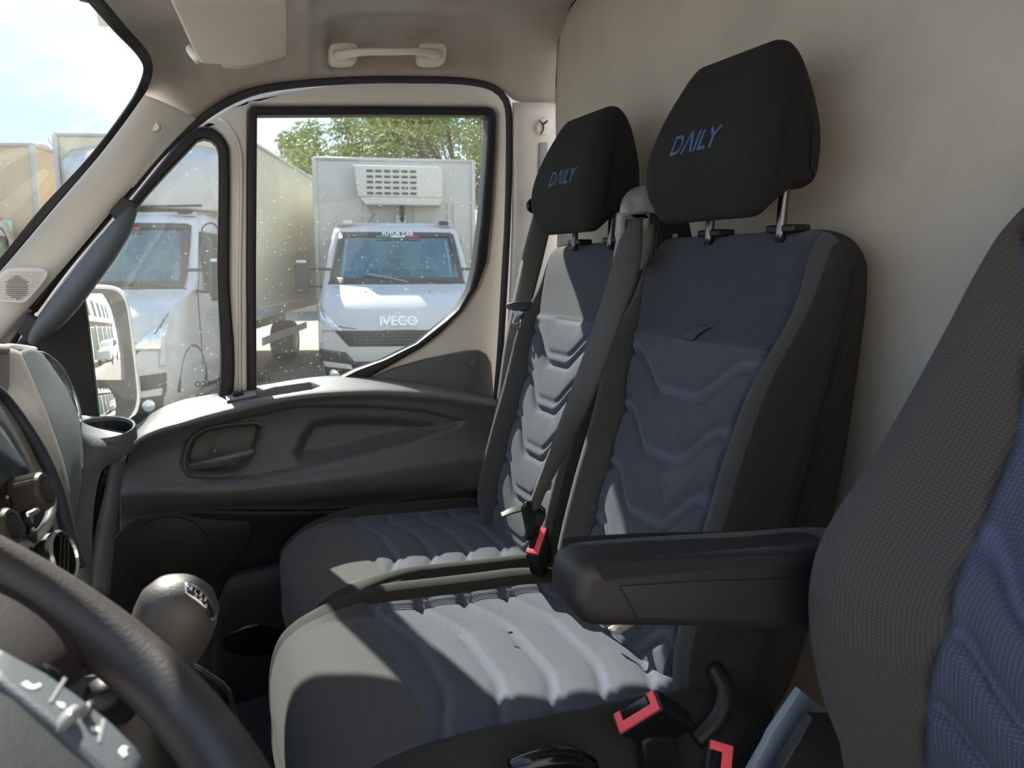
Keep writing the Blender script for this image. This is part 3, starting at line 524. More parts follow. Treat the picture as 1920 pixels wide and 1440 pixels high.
# pull strap on the fold-down middle back, tags on the cushions
BV_ = BVHTree.FromPolygons([v.co for c_ in [bm_]+list(bm_.children) for v in c_.data.vertices], (lambda L: [tuple(i+o for i in f) for f, o in L])([(tuple(f.vertices), o) for c_, o in (lambda cs: [(c_, sum(len(k.data.vertices) for k in cs[:i])) for i, c_ in enumerate(cs)])([bm_]+list(bm_.children)) for f in c_.data.polygons]))
def onback(px, py, off):
    d = Vector(P(px, py, 1)-CAM).normalized(); h = BV_.ray_cast(Vector(CAM), d); return np.array(h[0]-d*off)
ribbon('pull_strap', [onback(1278, 634, .004), onback(1290, 622, .007), onback(1304, 613, .005), onback(1320, 610, .002)], [onback(1300, 639, .004), onback(1310, 627, .007), onback(1323, 618, .005), onback(1337, 614, .002)], M['seal'], bench, 20, .0025, .0)
ribbon('cloth_tag', [P(1178, 1150, 1.236, 'z'), P(1160, 1164, 1.236, 'z'), P(1140, 1178, 1.220, 'z')], [P(1212, 1156, 1.236, 'z'), P(1192, 1170, 1.236, 'z'), P(1160, 1190, 1.220, 'z')], M['tagm'], bench, 12, .002, .004)
ribbon('cloth_tag', [P(985, 948, 1.32), P(960, 952, 1.32), P(938, 962, 1.32)], [P(990, 956, 1.30), P(965, 962, 1.30), P(942, 970, 1.30)], M['dark'], bench, 12, .002, .003)

plateW('burn_hole', [[(.004*math.cos(a), .0025*math.sin(a)) for a in np.linspace(0, 5.6, 9)]], P(957, 1186, 1.2125, 'z'), (1, 0, 0), (0, 1, 0), .001, M['gloss'], cm, .0001)
# belt tower between the backs
tw = empty('belt_guide_tower', P(1200, 450, 1.08), 'silver-grey plastic belt guide tower between the two headrests', 'belt guide')
plateY('tower_plate', [[(1225, 400), (1262, 352), (1280, 365), (1285, 420), (1292, 452), (1240, 462), (1215, 480)]], 1.07, .03, M['dark'], tw, .006)
patch('tower_hood', [[(1166, 392, 1.10), (1170, 375, 1.10), (1185, 358, 1.10), (1205, 352, 1.09), (1228, 352, 1.07)], [(1164, 400, 1.07), (1170, 385, 1.05), (1187, 372, 1.05), (1210, 368, 1.04), (1240, 380, 1.03)], [(1163, 406, 1.07), (1170, 402, 1.045), (1190, 400, 1.04), (1212, 398, 1.035), (1240, 402, 1.03)]], M['silver'], 18, 24, tw, .006)
plateY('guide_loop', [[(1160, 402), (1172, 398), (1208, 396), (1216, 404), (1214, 430), (1205, 450), (1188, 462), (1162, 470), (1155, 440)], [(1170, 408), (1203, 404), (1208, 412), (1206, 428), (1196, 442), (1180, 452), (1168, 456)]], 1.045, .014, M['silver'], tw, .004)
patch('tower_base', [[(1155, 450, 1.06), (1180, 452, 1.05), (1210, 430, 1.05), (1224, 420, 1.06)], [(1150, 480, 1.06), (1175, 482, 1.05), (1205, 475, 1.05), (1218, 465, 1.06)], [(1148, 505, 1.07), (1172, 506, 1.06), (1200, 505, 1.06), (1212, 496, 1.07)]], M['silver'], 14, 18, tw, .006)
lathe('bolt', [(.0045, 0), (.0045, .003), (.001, .004)], P(1265, 443, 1.05), (-.2, -1, 0), M['silver'], tw)

# seat belts
def belt(name, lab, L, Rr, bulge=0): 
    t = empty(name, L[0], lab, 'seat belt', 'seat belts of the bench'); ribbon('webbing', L, Rr, M['belt'], t, 90, .0014, bulge); return t
b1 = belt('seat_belt', 'dark grey belt across the bench from the guide tower down to the red buckle', [P(1172, 412, 1.05), P(1150, 490, 1.03), P(1120, 590, 1.02), P(1075, 720, 1.03), P(1035, 830, 1.06), P(1005, 910, 1.09), P(990, 950, 1.11)],
   [P(1206, 408, 1.03), P(1200, 500, 1.0), P(1167, 600, .99), P(1115, 740, 1.0), P(1062, 850, 1.05), P(1025, 920, 1.08), P(1008, 962, 1.10)], .006)
patch('belt_tongue', [[(978, 955, 1.10), (985, 942, 1.10), (1003, 940, 1.10), (1022, 955, 1.09)], [(982, 972, 1.10), (988, 962, 1.10), (1003, 962, 1.10), (1022, 972, 1.09)], [(986, 990, 1.10), (992, 985, 1.10), (1004, 985, 1.10), (1012, 990, 1.10)], [(986, 1012, 1.10), (991, 1012, 1.10), (1000, 1012, 1.10), (1006, 1012, 1.10)]], M['gloss'], 16, 16, b1, .006)
b2 = belt('seat_belt', 'dark grey belt hanging at the pillar behind the door with its metal tongue showing', [P(1003, 392, 1.57), P(982, 470, 1.55), P(962, 560, 1.53), P(945, 650, 1.52), P(930, 760, 1.52), P(912, 860, 1.54), P(895, 960, 1.58)],
   [P(1032, 430, 1.54), P(1015, 500, 1.52), P(997, 570, 1.50), P(978, 660, 1.49), P(955, 790, 1.49), P(935, 880, 1.51), P(915, 980, 1.55)], .004)
patch('belt_tongue', [[(951, 572, 1.50), (962, 568, 1.49), (990, 567, 1.48), (1004, 570, 1.48)], [(955, 580, 1.495), (964, 582, 1.485), (988, 582, 1.475), (1001, 577, 1.475)]], M['seal'], 8, 12, b2, .010)
plateY('metal_blade', [[(961, 582), (993, 582), (982, 592), (979, 607), (975, 610), (963, 610), (960, 606), (965, 592)], [(965, 599), (976, 599), (975, 604), (964, 604)]], 1.482, .003, M['chrome'], b2, .0008)
bg_ = empty('belt_upper_guide', P(1000, 385, 1.6), 'black belt guide ring on the white pillar cover', 'belt guide'); lathe('ring', [(.016, -.02), (.018, -.005), (.018, .008), (.013, .012), (.012, .006), (.001, .006)], P(1001, 386, 1.60), (-.3, -1, 0), M['gloss'], bg_); lathe('bolt', [(.005, 0), (.005, .004), (.001, .005)], P(1003, 388, 1.592), (-.3, -1, 0), M['silver'], bg_)

# buckles
def buckle(lab, c, up_, face, rot=0, grp=None):
    """c = centre of the top; up_ = direction the slot points; face = direction of the broad side"""
    t = empty('seatbelt_buckle', c, lab, 'buckle'); u = np.array(up_, float); u /= np.linalg.norm(u); f = np.array(face, float); f -= u*(f@u); f /= np.linalg.norm(f); s = np.cross(u, f); c = np.array(c)
    plateW('housing', [[(-.026, -.075), (.026, -.075), (.029, -.01), (.029, .0), (-.029, 0), (-.029, -.01)]], c, s, u, .024, M['dark'], t, .004)
    bt = plateW('release_button', [[(-.026, -.0105), (.026, -.0105), (.026, .0105), (.018, .0105), (.018, -.001), (-.018, -.001), (-.018, .0105), (-.026, .0105)]], c+u*.001, s, f, .004, M['red'], t, .0008)
    plateW('slot', [[(-.016, 0), (.016, 0), (.016, .009), (-.016, .009)]], c+u*.0015, s, f, .002, M['gloss'], t, 0.0003); return t
buckle('red-topped black buckle clipped with the belt tongue between the two seat cushions', P(1006, 1014, 1.09), (-.35, -.45, .8), (-.75, .62, .1))
buckle('red-topped black buckle on the near flank of the middle seat cushion', P(1195, 1335, .635), (-.77, -.22, .59), -np.cross((.62, -.45, .64), (-.77, -.22, .59)))
plateY('stalk_cover', [[(1195, 1385), (1235, 1350), (1262, 1372), (1275, 1450), (1205, 1450)]], .648, .02, M['dark'], bench, .006)
buckle('red-topped buckle partly cut off at the bottom edge beside the driver seat', P(1348, 1446, .52), (-.2, -.5, .85), (-.75, .62, .1))

# ================================================================== DRIVER SEAT
ds = empty('driver_seat', (.45, .27, .78), 'near driver seat with coarse charcoal bolster, blue quilted centre and fold-down armrest', 'seat')
sil = [P(a, b, .478) for a, b in [(1566, 1480), (1535, 1390), (1505, 1310), (1484, 1215), (1478, 1130), (1486, 1060), (1505, 1000), (1535, 945), (1600, 848), (1665, 740), (1740, 605), (1800, 490), (1862, 385), (1925, 318)]]
fp = [(q[0]+.004, q[2]) for q in sil]; top = fp[-1]
prof = [(fp[0][0]+.03, 1.17)]+fp+[(top[0]+.02, top[1]+.02), (top[0]+.055, top[1]+.024), (top[0]+.080, top[1]-.0), (.73, 1.6), (.70, 1.4), (.66, 1.25), (.62, 1.17)]
t0 = .55
def dd(G, Tt, NN):
    z = G[:, :, 2]; front = sst(.1, .5, -NN[:, :, 0]); u = np.abs(Tt)
    G = quilt(G, Tt, NN, z, lambda q: .06*sst(.3, .95, q), .082, t0, front*(1-sst(1.665, 1.675, z))*sst(1.1, 1.15, z), .006)
    G = G+NN*(-.035*front*(1-sst(t0*.8, 1.0, u)))[:, :, None]
    return G+NN*(-.004*front*np.exp(-((z-1.672)/.004)**2)*(u < t0))[:, :, None]
pad('backrest', prof, .255, lambda q: .225, M['drv'], ds, 130, 300, .03, .18, dd, [('quilted_panel', M['drvb'], lambda x, z, t, nx, nz: (nx < .2) & (np.abs(t) < t0) & (z < 1.672)), ('head_panel', M['drvb'], lambda x, z, t, nx, nz: (nx < .35) & (np.abs(t) < t0) & (z >= 1.672))],
    border=(t0, lambda x, z: .42+.22*sst(1.80, 1.66, z)+.0*z if False else float(np.interp(z, [1.25, 1.33, 1.47, 1.607, 1.70, 1.774, 1.84], [.72, .60, .47, .58, .75, .97, .98]))))
# seat cushion and base (below the frame, seen from the side)
pad('seat_cushion', [(.06, 1.0), (.05, 1.08), (.07, 1.14), (.12, 1.17), (.3, 1.16), (.5, 1.15), (.58, 1.12), (.58, 1.02), (.4, .98), (.2, .97)], .255, lambda q: .22, M['drv'], ds, 50, 90, .04, .25)
rbox('seat_base', (.42, .40, .2), (.34, .26, .88), M['dark'], ds, .02)
plateY('side_bracket', [[(1395, 1455), (1432, 1390), (1440, 1372), (1496, 1290), (1545, 1330), (1560, 1500), (1380, 1500)]], .60, .01, M['bluegrey'], ds, .002)
plateY('bracket_cover', [[(1445, 1455), (1500, 1365), (1516, 1340), (1560, 1340), (1580, 1460), (1560, 1500), (1430, 1500)]], .57, .014, M['armr'], ds, .003)
# armrest (folded down, on the far flank of the driver seat)
ar = plateY('armrest', [[(1052, 1075), (1060, 1048), (1085, 1036), (1150, 1030), (1250, 1023), (1400, 1016), (1560, 1010), (1600, 1060), (1590, 1172), (1480, 1167), (1300, 1160), (1150, 1158), (1085, 1155), (1062, 1135), (1050, 1105)]], .535, .055, M['armr'], ds, .016, [90], 6)
plateY('armrest_pad', [[(1075, 1060), (1085, 1042), (1110, 1034), (1250, 1022), (1400, 1013), (1600, 1005), (1600, 1040), (1400, 1042), (1250, 1046), (1110, 1056)]], .540, .066, M['armf'], ar, .012, [90], 6).matrix_parent_inverse = Matrix()
plateY('side_cover', [[(1160, 1097), (1300, 1088), (1600, 1078), (1600, 1172), (1480, 1166), (1300, 1160), (1192, 1157)]], .5085, .006, M['armr'], ar, .0015).matrix_parent_inverse = Matrix()

# ================================================================== STEERING WHEEL
th_ = R(55); n_w = np.array([math.cos(th_), 0, math.sin(th_)]); e1 = np.array([0, 1, 0.]); e2 = np.cross(n_w, e1); CW = np.array([-.145, .304, 1.575])
W_ = lambda a, b, c=0: CW+a*e1+b*e2+c*n_w
sw = empty('steering_wheel', CW, 'dark worn leather steering wheel with grey airbag cover and control buttons', 'steering wheel')
ring = [W_(.2*math.cos(t), .2*math.sin(t)) for t in np.linspace(0, 2*math.pi, 96, endpoint=False)]
tube('rim', ring, .0165, M['leather'], sw, 20, 0, True, 1.05)
# which way is the visible side: angle of the point seen at (218,1211)
lathe('hub', [(.001, -.06), (.05, -.06), (.055, -.045), (.06, -.02), (.06, -.01), (.05, -.002), (.001, -.001)], CW, n_w, M['dark'], sw, 64)
def spoke(ang, wd0, wd1, nm='spoke'):
    c, s = math.cos(ang), math.sin(ang); 
    def q(r, o_, z): return W_(r*c-o_*s, r*s+o_*c, z)
    rows_ = [[('w', *q(r, wd, z)) for r in (.07, .11, .15, .195)] for wd, z in ((-wd0, -.024), (-wd0*.9, -.010), (0, -.004), (wd0*.9, -.010), (wd0, -.024))]
    return patch(nm, rows_, M['leather'], 20, 20, sw, .012)
A0 = math.atan2(*(lambda v: (v@e2, v@e1))(P(218, 1211, .35)-CW))
for a in (A0+.62, A0-1.05, A0+2.6, A0-2.6): pass
def up_(p): return p
AS = (lambda v: math.atan2(v@e2, v@e1))(CAM+(fw+rt*(10-960)/FPX+upv*(720-1130)/FPX)*(((CW-CAM)@n_w)/((fw+rt*(10-960)/FPX+upv*(720-1130)/FPX)@n_w))-CW)
# spokes: toward the far side (+y), near side (-y), bottom pair
spoke(AS, .046, .03); spoke(R(172), .034, .03); spoke(R(-90), .05, .04) if e2[2] < 0 else spoke(R(-90), .05, .04)
# gear knob
gk = empty('gear_lever', P(300, 1240, .62), 'dark grained leather gear knob with chrome shift pattern badge', 'gear lever')
g0 = P(292, 1262, .60); g1 = P(352, 1090, .585); axg = g1-g0; Lg = np.linalg.norm(axg); axg /= Lg
lathe('knob', [(.012, -.03), (.017, -.005), (.022, .012), (.027, .026), (.0290, .040), (.0293, .052), (.028, .064), (.022, .074), (.013, .080), (.001, .082)], g0+axg*(Lg-.082), axg, M['leather2'], gk, 40, ell=1.0)
tube('lever_rod', [g0+axg*(Lg-.10), g0-axg*.05, g0-axg*.12+np.array([-.03, 0, -.02])], .009, M['dark'], gk, 10, 10)
lathe('boot', [(.07, -.02), (.055, .01), (.035, .045), (.02, .07), (.014, .085)], g0-axg*.10, axg, M['dark'], gk, 24)
bx = P(372, 1122, .555); bn = (CAM-bx); bn = bn/np.linalg.norm(bn)*.45+axg*.75; bn /= np.linalg.norm(bn)
KC = g0+axg*(Lg-.082+.050)
def onknob(px, py, off=.0006):
    d = fw+rt*(px-960)/FPX+upv*(720-py)/FPX; d /= np.linalg.norm(d); oc = CAM-KC; b = oc@d; c = oc@oc-(.0312+off)**2; D = b*b-c
    if D < 0: D = 0
    return CAM+d*(-b-math.sqrt(D))
bd = [[onknob(x, y, .0012) for x, y in r] for r in ([(347, 1094), (358, 1096), (372, 1103), (388, 1118), (400, 1138), (404, 1158)], [(347, 1112), (356, 1118), (368, 1126), (382, 1138), (392, 1152), (398, 1166)])]
patch('badge', [[('w', *q) for q in r] for r in bd], M['chrome'], 8, 20, gk, .0015)
bd = [[onknob(x, y, .0022) for x, y in r] for r in ([(351, 1098), (360, 1100), (373, 1107), (386, 1120), (396, 1139), (400, 1155)], [(351, 1109), (358, 1114), (369, 1121), (381, 1133), (390, 1148), (395, 1159)])]
patch('badge_field', [[('w', *q) for q in r] for r in bd], M['gloss'], 8, 20, gk, .001)
for (x, y, s_) in ((358, 1104, 'R'), (366, 1108, '1'), (376, 1115, '3'), (385, 1124, '5'), (367, 1116, '2'), (376, 1124, '4'), (386, 1136, '6')):
    c = onknob(x, y, .0034); nn_ = c-KC; nn_ /= np.linalg.norm(nn_); eu = rt-nn_*(rt@nn_); eu /= np.linalg.norm(eu); text('shift_number', s_, c, eu, np.cross(nn_, eu), .0046, M['icon'], gk, .0002)
# ================================================================== DASHBOARD
db = empty('dashboard', (-.3, .9, .9), 'grey dashboard end with centre stack, cup holder and air vents', 'dashboard')
# dusty upper body, rear-facing skin
patch('dash_top', [[('w', -.62, .45, 1.42), ('w', -.62, .9, 1.44), ('w', -.55, 1.6, 1.44)], [('w', -.40, .45, 1.60), ('w', -.40, .9, 1.60), ('w', -.42, 1.6, 1.53)], [(-120, 630, .75), (-10, 652, .95), (15, 650, 1.10), (60, 655, 1.25)],
   [(-100, 660, .72), (-4, 662, .90), (32, 662, 1.05), (62, 668, 1.12)]], M['dash'], 20, 30, db, .006)
patch('stack_face', [[(-100, 660, .72), (-4, 656, .92), (20, 656, .98), (34, 662, 1.0)], [(-100, 740, .70), (0, 720, .88), (40, 722, .94), (62, 724, .97)], [(-100, 800, .68), (20, 790, .84), (66, 792, .90), (90, 794, .93)],
   [(-100, 900, .66), (40, 880, .80), (92, 884, .86), (120, 890, .89)], [(-90, 1000, .64), (60, 985, .76), (110, 990, .82), (136, 1000, .85)], [(-80, 1120, .62), (70, 1100, .74), (130, 1100, .79), (160, 1100, .82)]], M['dash'], 40, 30, db, .006)
patch('stack_side', [[(33, 661, 1.0), (48, 656, 1.06), (64, 658, 1.12), (78, 668, 1.18)], [(61, 723, .97), (82, 722, 1.03), (102, 722, 1.08), (118, 726, 1.12)], [(89, 793, .93), (112, 788, .98), (130, 786, 1.02), (144, 786, 1.05)],
   [(119, 890, .89), (128, 860, .93), (140, 840, .97), (150, 825, 1.0)], [(135, 1000, .85), (140, 960, .88), (148, 920, .92), (155, 880, .95)]], M['dashb'], 40, 24, db, .006)
# slot vent at the stack's upper end
patch('side_vent', [[(72, 668, 1.17), (84, 690, 1.17), (112, 728, 1.16), (140, 776, 1.12)], [(80, 668, 1.19), (98, 684, 1.19), (128, 724, 1.18), (144, 772, 1.14)]], M['gloss'], 6, 20, db, .004)
tube('vent_lip', [P(70, 664, 1.18), P(86, 668, 1.20), P(112, 692, 1.20), P(134, 736, 1.18), P(146, 776, 1.14), P(145, 792, 1.12)], .0045, M['dashb'], db, 8, 30)
# cup holder
ch = P(192, 803, 1.08)
lathe('cup_holder', [(.034, -.03), (.034, -.004), (.0355, .001), (.0375, .002), (.039, -.001), (.039, -.015)], ch, (0.0, -.20, 1), M['dashb'], db, 48, cap=False); lathe('cup_well', [(.001, -.028), (.030, -.028), (.0338, -.003)], ch, (0, -.2, 1), M['dark'], db, 48, cap=False)
patch('holder_body', [[(146, 790, 1.08), (150, 784, 1.18), (200, 790, 1.20), (243, 812, 1.16)], [(140, 800, 1.04), (150, 815, 1.04), (200, 826, 1.055), (242, 822, 1.08)], [(136, 830, 1.02), (150, 842, 1.02), (195, 846, 1.03), (240, 846, 1.06)], [(128, 870, 1.0), (140, 880, 1.0), (165, 884, 1.01), (192, 876, 1.03)],
   [(121, 920, .98), (130, 925, .98), (150, 930, .99), (176, 930, 1.0)], [(126, 985, .96), (134, 990, .96), (150, 994, .97), (168, 1000, .98)], [(146, 1060, .94), (150, 1062, .94), (158, 1066, .95), (165, 1070, .96)], [(160, 1100, .93), (163, 1100, .93), (166, 1100, .94), (168, 1100, .94)]], M['dashb'], 60, 30, db, .008)
patch('cavity_panel', [[(195, 850, 1.12), (225, 846, 1.13), (245, 830, 1.14)], [(172, 960, 1.06), (190, 960, 1.10), (212, 940, 1.13)], [(160, 1120, 1.0), (170, 1120, 1.05), (180, 1120, 1.08)]], M['gloss'], 20, 14, db, .006)
patch('console_edge', [[(212, 868, 1.06), (216, 862, 1.06), (228, 855, 1.08), (232, 850, 1.12)], [(195, 940, 1.04), (202, 935, 1.04), (214, 920, 1.05), (222, 910, 1.09)], [(178, 1020, 1.02), (190, 1010, 1.02), (203, 1000, 1.03), (210, 995, 1.07)], [(164, 1105, 1.0), (180, 1110, 1.0), (194, 1115, 1.01), (200, 1115, 1.05)]], M['dashb'], 24, 14, db, .008)
# lower footwell mass of the dash (dark) and centre console around the lever
patch('lower_dash', [[('w', -.18, .45, 1.46), ('w', -.18, .9, 1.40), ('w', -.17, 1.2, 1.42), ('w', -.22, 1.62, 1.45)], [('w', -.20, .45, 1.3), ('w', -.20, .9, 1.2), ('w', -.22, 1.2, 1.2), ('w', -.26, 1.62, 1.25)], [('w', -.30, .45, .9), ('w', -.30, .9, .9), ('w', -.33, 1.2, .9), ('w', -.35, 1.62, .9)]], M['dark'], 20, 20, db, .02)
patch('glovebox', [[('w', -.50, 1.14, 1.50), ('w', -.5, 1.62, 1.48)], [('w', -.30, 1.14, 1.52), ('w', -.30, 1.62, 1.49)], [('w', -.21, 1.15, 1.46), ('w', -.22, 1.62, 1.42)], [('w', -.20, 1.15, 1.30), ('w', -.22, 1.62, 1.30)], [('w', -.28, 1.15, 1.12), ('w', -.3, 1.62, 1.12)]], M['dark'], 20, 14, db, .01)
patch('lever_console', [[('w', -.16, .48, 1.34), ('w', -.15, .62, 1.36), ('w', -.16, .78, 1.34)], [('w', -.04, .46, 1.30), ('w', -.03, .62, 1.33), ('w', -.04, .80, 1.30)], [('w', .0, .46, 1.22), ('w', .01, .62, 1.22), ('w', .0, .80, 1.22)], [('w', -.04, .46, .8), ('w', -.04, .62, .8), ('w', -.04, .8, .8)]], M['dark'], 20, 16, db, .01)
tube('console_trim_line', [P(345, 1238, .70), P(385, 1262, .70), P(430, 1300, .72), (.03, .80, 1.16)], .0025, M['armr'], db, 6, 16)
patch('tunnel', [[('w', -.2, .9, 1.0), ('w', -.1, .9, 1.0), ('w', .03, .9, .98)], [('w', -.2, .9, .8), ('w', -.1, .9, .8), ('w', .03, .9, .8)]], M['dark'], 8, 8, db, .02)
# radio and controls
rd = empty('radio_unit', P(30, 900, .78), 'dusty touchscreen radio and climate panel with two ribbed round knobs', 'radio')
def fpatch(nm, rows_, m_, par, th=.004): return patch(nm, rows_, m_, 10, 14, par, th)
fpatch('panel', [[(-60, 740, .64), (-5, 766, .74), (40, 845, .78)], [(-60, 900, .62), (20, 900, .72), (66, 905, .765)], [(-60, 990, .60), (35, 985, .70), (94, 1000, .745)], [(-60, 1070, .58), (30, 1060, .68), (80, 1060, .73)]], M['dark'], rd, .006)
fpatch('touchscreen', [[(-70, 770, .62), (-10, 792, .71), (34, 856, .75)], [(-70, 860, .60), (0, 862, .695), (50, 884, .745)], [(-70, 950, .585), (-20, 940, .67), (24, 916, .72)]], M['screen'], rd, .003)
def knob(px, py, y, r, ln, nm='volume_knob'):
    c = P(px, py, y); ax = np.array([.93, -.22, .22])
    V_ = [(r*.96, -ln), (r, -ln*.9), (r, -.004), (r*.92, 0), (r*.7, .0005), (r*.66, -.0018), (.001, -.0018)]
    k_ = lathe(nm, V_, c, ax, M['knobm'], rd, 40); lathe('cap', [(r*.62, -.002), (r*.60, .0004), (.001, .0008)], c, ax, M['armr'], k_).matrix_parent_inverse = Matrix()
    u = Vector(ax).normalized(); a = u.orthogonal().normalized(); b = u.cross(a); V = []; Fs = []
    for q in range(40):
        t = 2*math.pi*q/40; 
        for dt, rr_ in ((-.05, r), (.05, r), (.0, r*1.035)):
            for l_ in (-ln*.88, -.003):
                V.append(Vector(c)+u*l_+(a*math.cos(t+dt)+b*math.sin(t+dt))*rr_)
        k = q*6; Fs += [(k, k+1, k+5, k+4), (k+4, k+5, k+3, k+2), (k, k+4, k+2), (k+1, k+3, k+5)]
    o = mesh('knurling', V, Fs, M['knobm'], k_, False); o.matrix_parent_inverse = Matrix(); o['kind'] = 'stuff'
knob(88, 919, .70, .0155, .026); knob(26, 986, .635, .0140, .024)
for (x, y, yy) in ((14, 935, .70), (32, 942, .71), (10, 962, .68), (38, 925, .72), (52, 972, .70), (60, 1000, .70)):
    c = P(x, y, yy-.012); rbox('button', (.004, .016, .011), c, M['dark'], rd, .002, (R(20), R(-25), 0)); 
for (x, y, yy) in ((14, 935, .70), (10, 962, .68), (52, 972, .70)): text('button_mark', '\u2744' if False else '*', P(x, y, yy-.02), rt, upv, .006, M['icon'], rd, .0002)
tube('control_lever', [P(48, 968, .66), P(70, 957, .67)], .0022, M['chrome'], rd, 8, 6)
tube('ribbed_edge', [P(-30, 720, .80), P(2, 742, .84), P(40, 790, .85), P(78, 850, .84), P(106, 915, .82), P(124, 985, .80), P(148, 1065, .78)], .006, M['ribm'], rd, 10, 40)
tube('panel_frame', [P(20, 1030, .66), P(60, 1015, .69), P(86, 985, .70), P(97, 950, .72), P(92, 915, .735)], .004, M['silver'], rd, 8, 24)
# round air vent with chrome ring
av = empty('air_vent', P(115, 1045, .72), 'round air vent with chrome ring below the radio knobs', 'air vent'); avc = P(120, 1043, .70); avx = (.95, -.22, .25)
lathe('body', [(.020, -.03), (.022, -.012), (.021, 0), (.018, -.001), (.018, -.012), (.001, -.012)], avc, avx, M['dark'], av, 40); lathe('chrome_ring', [(.0215, -.004), (.0225, 0), (.0205, .002), (.0195, 0)], avc, avx, M['chrome'], av, 40, cap=False)
u = Vector(avx).normalized(); a = u.orthogonal().normalized(); b = u.cross(a)
for q in range(-1, 2): tube('vane', [Vector(avc)+b*.006*q-a*.016, Vector(avc)+b*.006*q+a*.016], .0009, M['armr'], av, 6, 3)

# steering wheel controls: laid on the right spoke, as measured
def swp(nm, poly, y, th, m_, bev=.002): return plateW(nm, [[(x, -z) for x, z in poly]], *y, th, m_, sw, bev)
cc_ = P(120, 1330, .30); 
def on_w(px, py, h=0.0):      # point of the wheel's own plane (raised by h) seen at px,py
    d = fw+rt*(px-960)/FPX+upv*(720-py)/FPX; o_ = CW+n_w*h; return CAM+d*(((o_-CAM)@n_w)/(d@n_w))
def wplate(nm, poly, h, th, m_, bev=.002, par=None):
    L = [((on_w(x, y, h)-CW)@e1, (on_w(x, y, h)-CW)@e2) for x, y in poly]
    return plateW(nm, [L], CW+n_w*(h-th/2), e1, e2, th, m_, par or sw, bev)
HB = [(-60, 1180), (0, 1235), (60, 1262), (130, 1310), (205, 1372), (262, 1412), (272, 1445), (230, 1520), (0, 1620), (-200, 1500)]
wplate('airbag_cover', [(-80, 1210), (-10, 1275), (40, 1300), (90, 1345), (150, 1400), (200, 1440), (240, 1520), (0, 1620), (-200, 1500)], .030, .03, M['hub'], .008)
wplate('button_panel', [(0, 1210), (40, 1232), (90, 1258), (150, 1300), (215, 1352), (262, 1398), (275, 1420), (262, 1450), (215, 1470), (120, 1370), (0, 1275), (-30, 1240)], .024, .022, M['dashb'], .004)
wplate('thumb_switch', [(124, 1326), (140, 1314), (154, 1318), (158, 1330), (140, 1342), (128, 1340)], .030, .010, M['silver'], .003)
wplate('thumb_switch', [(162, 1312), (172, 1306), (182, 1312), (180, 1326), (170, 1328)], .030, .01, M['leather2'], .003)
for q in ([(40, 1282), (50, 1276), (62, 1285), (76, 1280), (78, 1286), (64, 1292), (52, 1290)], [(105, 1315), (122, 1318), (122, 1328), (112, 1325)], [(170, 1362), (186, 1362), (188, 1372), (172, 1368)], [(222, 1408), (230, 1398), (242, 1400), (236, 1406), (240, 1414), (232, 1420)]): wplate('switch_symbol', q, .0245, .0006, M['icon'], .0001)
for q in ([(120, 1268), (126, 1272), (98, 1318), (92, 1316)], [(192, 1345), (200, 1350), (190, 1392), (184, 1390)]): wplate('silver_divider', q, .0245, .0006, M['silver'], .0002)
# column stalks behind the wheel
cs = empty('column_stalk', P(140, 1270, .45), 'black steering column stalk seen through the wheel', 'stalk')
tube('lever', [P(60, 1290, .42), P(120, 1262, .50), P(170, 1240, .55), P(215, 1225, .58)], [.012, .010, .008, .009], M['dark'], cs, 12, 20); tube('knurled_end', [P(190, 1300, .50), P(212, 1318, .52), P(230, 1330, .53)], .010, M['dark'], cs, 14, 8)
tube('marker', [P(95, 1240, .47), P(110, 1225, .48)], .0025, M['icon'], cs, 6, 5)

# ================================================================== EXTERIOR MIRROR
mr = empty('exterior_mirror', P(210, 660, 2.1), 'white door mirror with two glasses seen through the quarter window', 'mirror')
plateY('housing', [[(150, 545), (162, 536), (200, 535), (225, 542), (238, 560), (246, 600), (252, 650), (259, 700), (263, 740), (258, 770), (246, 780), (232, 790), (170, 800), (150, 700)]], 2.14, .09, M['twhite'], mr, .015, [90], 4)
plateY('bezel', [[(152, 550), (165, 542), (200, 541), (222, 548), (234, 565), (242, 605), (248, 655), (254, 705), (257, 745), (250, 772), (228, 792), (160, 802), (150, 700)]], 2.10, .012, M['mirh'], mr, .003, [90])
tube('mirror_arm', [(-.42, 1.83, 1.40), (-.38, 1.98, 1.42), P(158, 720, 2.16)], .022, M['mirh'], mr, 12, 16)
# convex glasses turned so that they show the yard behind the van
def mglass(nm, rows_, tgt, y, rad):
    cx = np.mean([(a+b)/2 for _, a, b in rows_]); cy = np.mean([r[0] for r in rows_]); c = P(cx, cy, y)
    a = CAM-c; a /= np.linalg.norm(a); b = np.array(tgt)-c; b /= np.linalg.norm(b); n = a+b; n /= np.linalg.norm(n); py = np.array([r[0] for r in rows_], float); V = []
    for t in np.linspace(0, 1, 24):
        q = py[0]+(py[-1]-py[0])*t; l, r_ = np.interp(q, py, [r[1] for r in rows_]), np.interp(q, py, [r[2] for r in rows_])
        for s_ in np.linspace(0, 1, 16):
            px = l+(r_-l)*s_; d = fw+rt*(px-960)/FPX+upv*(720-q)/FPX; p = CAM+d*(((c-CAM)@n)/(d@n)); e_ = p-c; V.append(p-n*(e_@e_)/(2*rad))
    o = mesh(nm, V, gridf(24, 16), M['mirror'], mr); return o
mglass('upper_glass', [(550, 162, 194), (560, 163, 201), (575, 164, 208), (610, 165, 220), (650, 169, 232), (695, 175, 243), (712, 181, 244)], (16, 7.2, 2.1), 2.045, 1.0)
mglass('lower_glass', [(728, 186, 206), (745, 185, 216), (765, 186, 219), (785, 187, 216), (800, 192, 206)], (9.5, 4.0, 1.0), 2.045, .4)

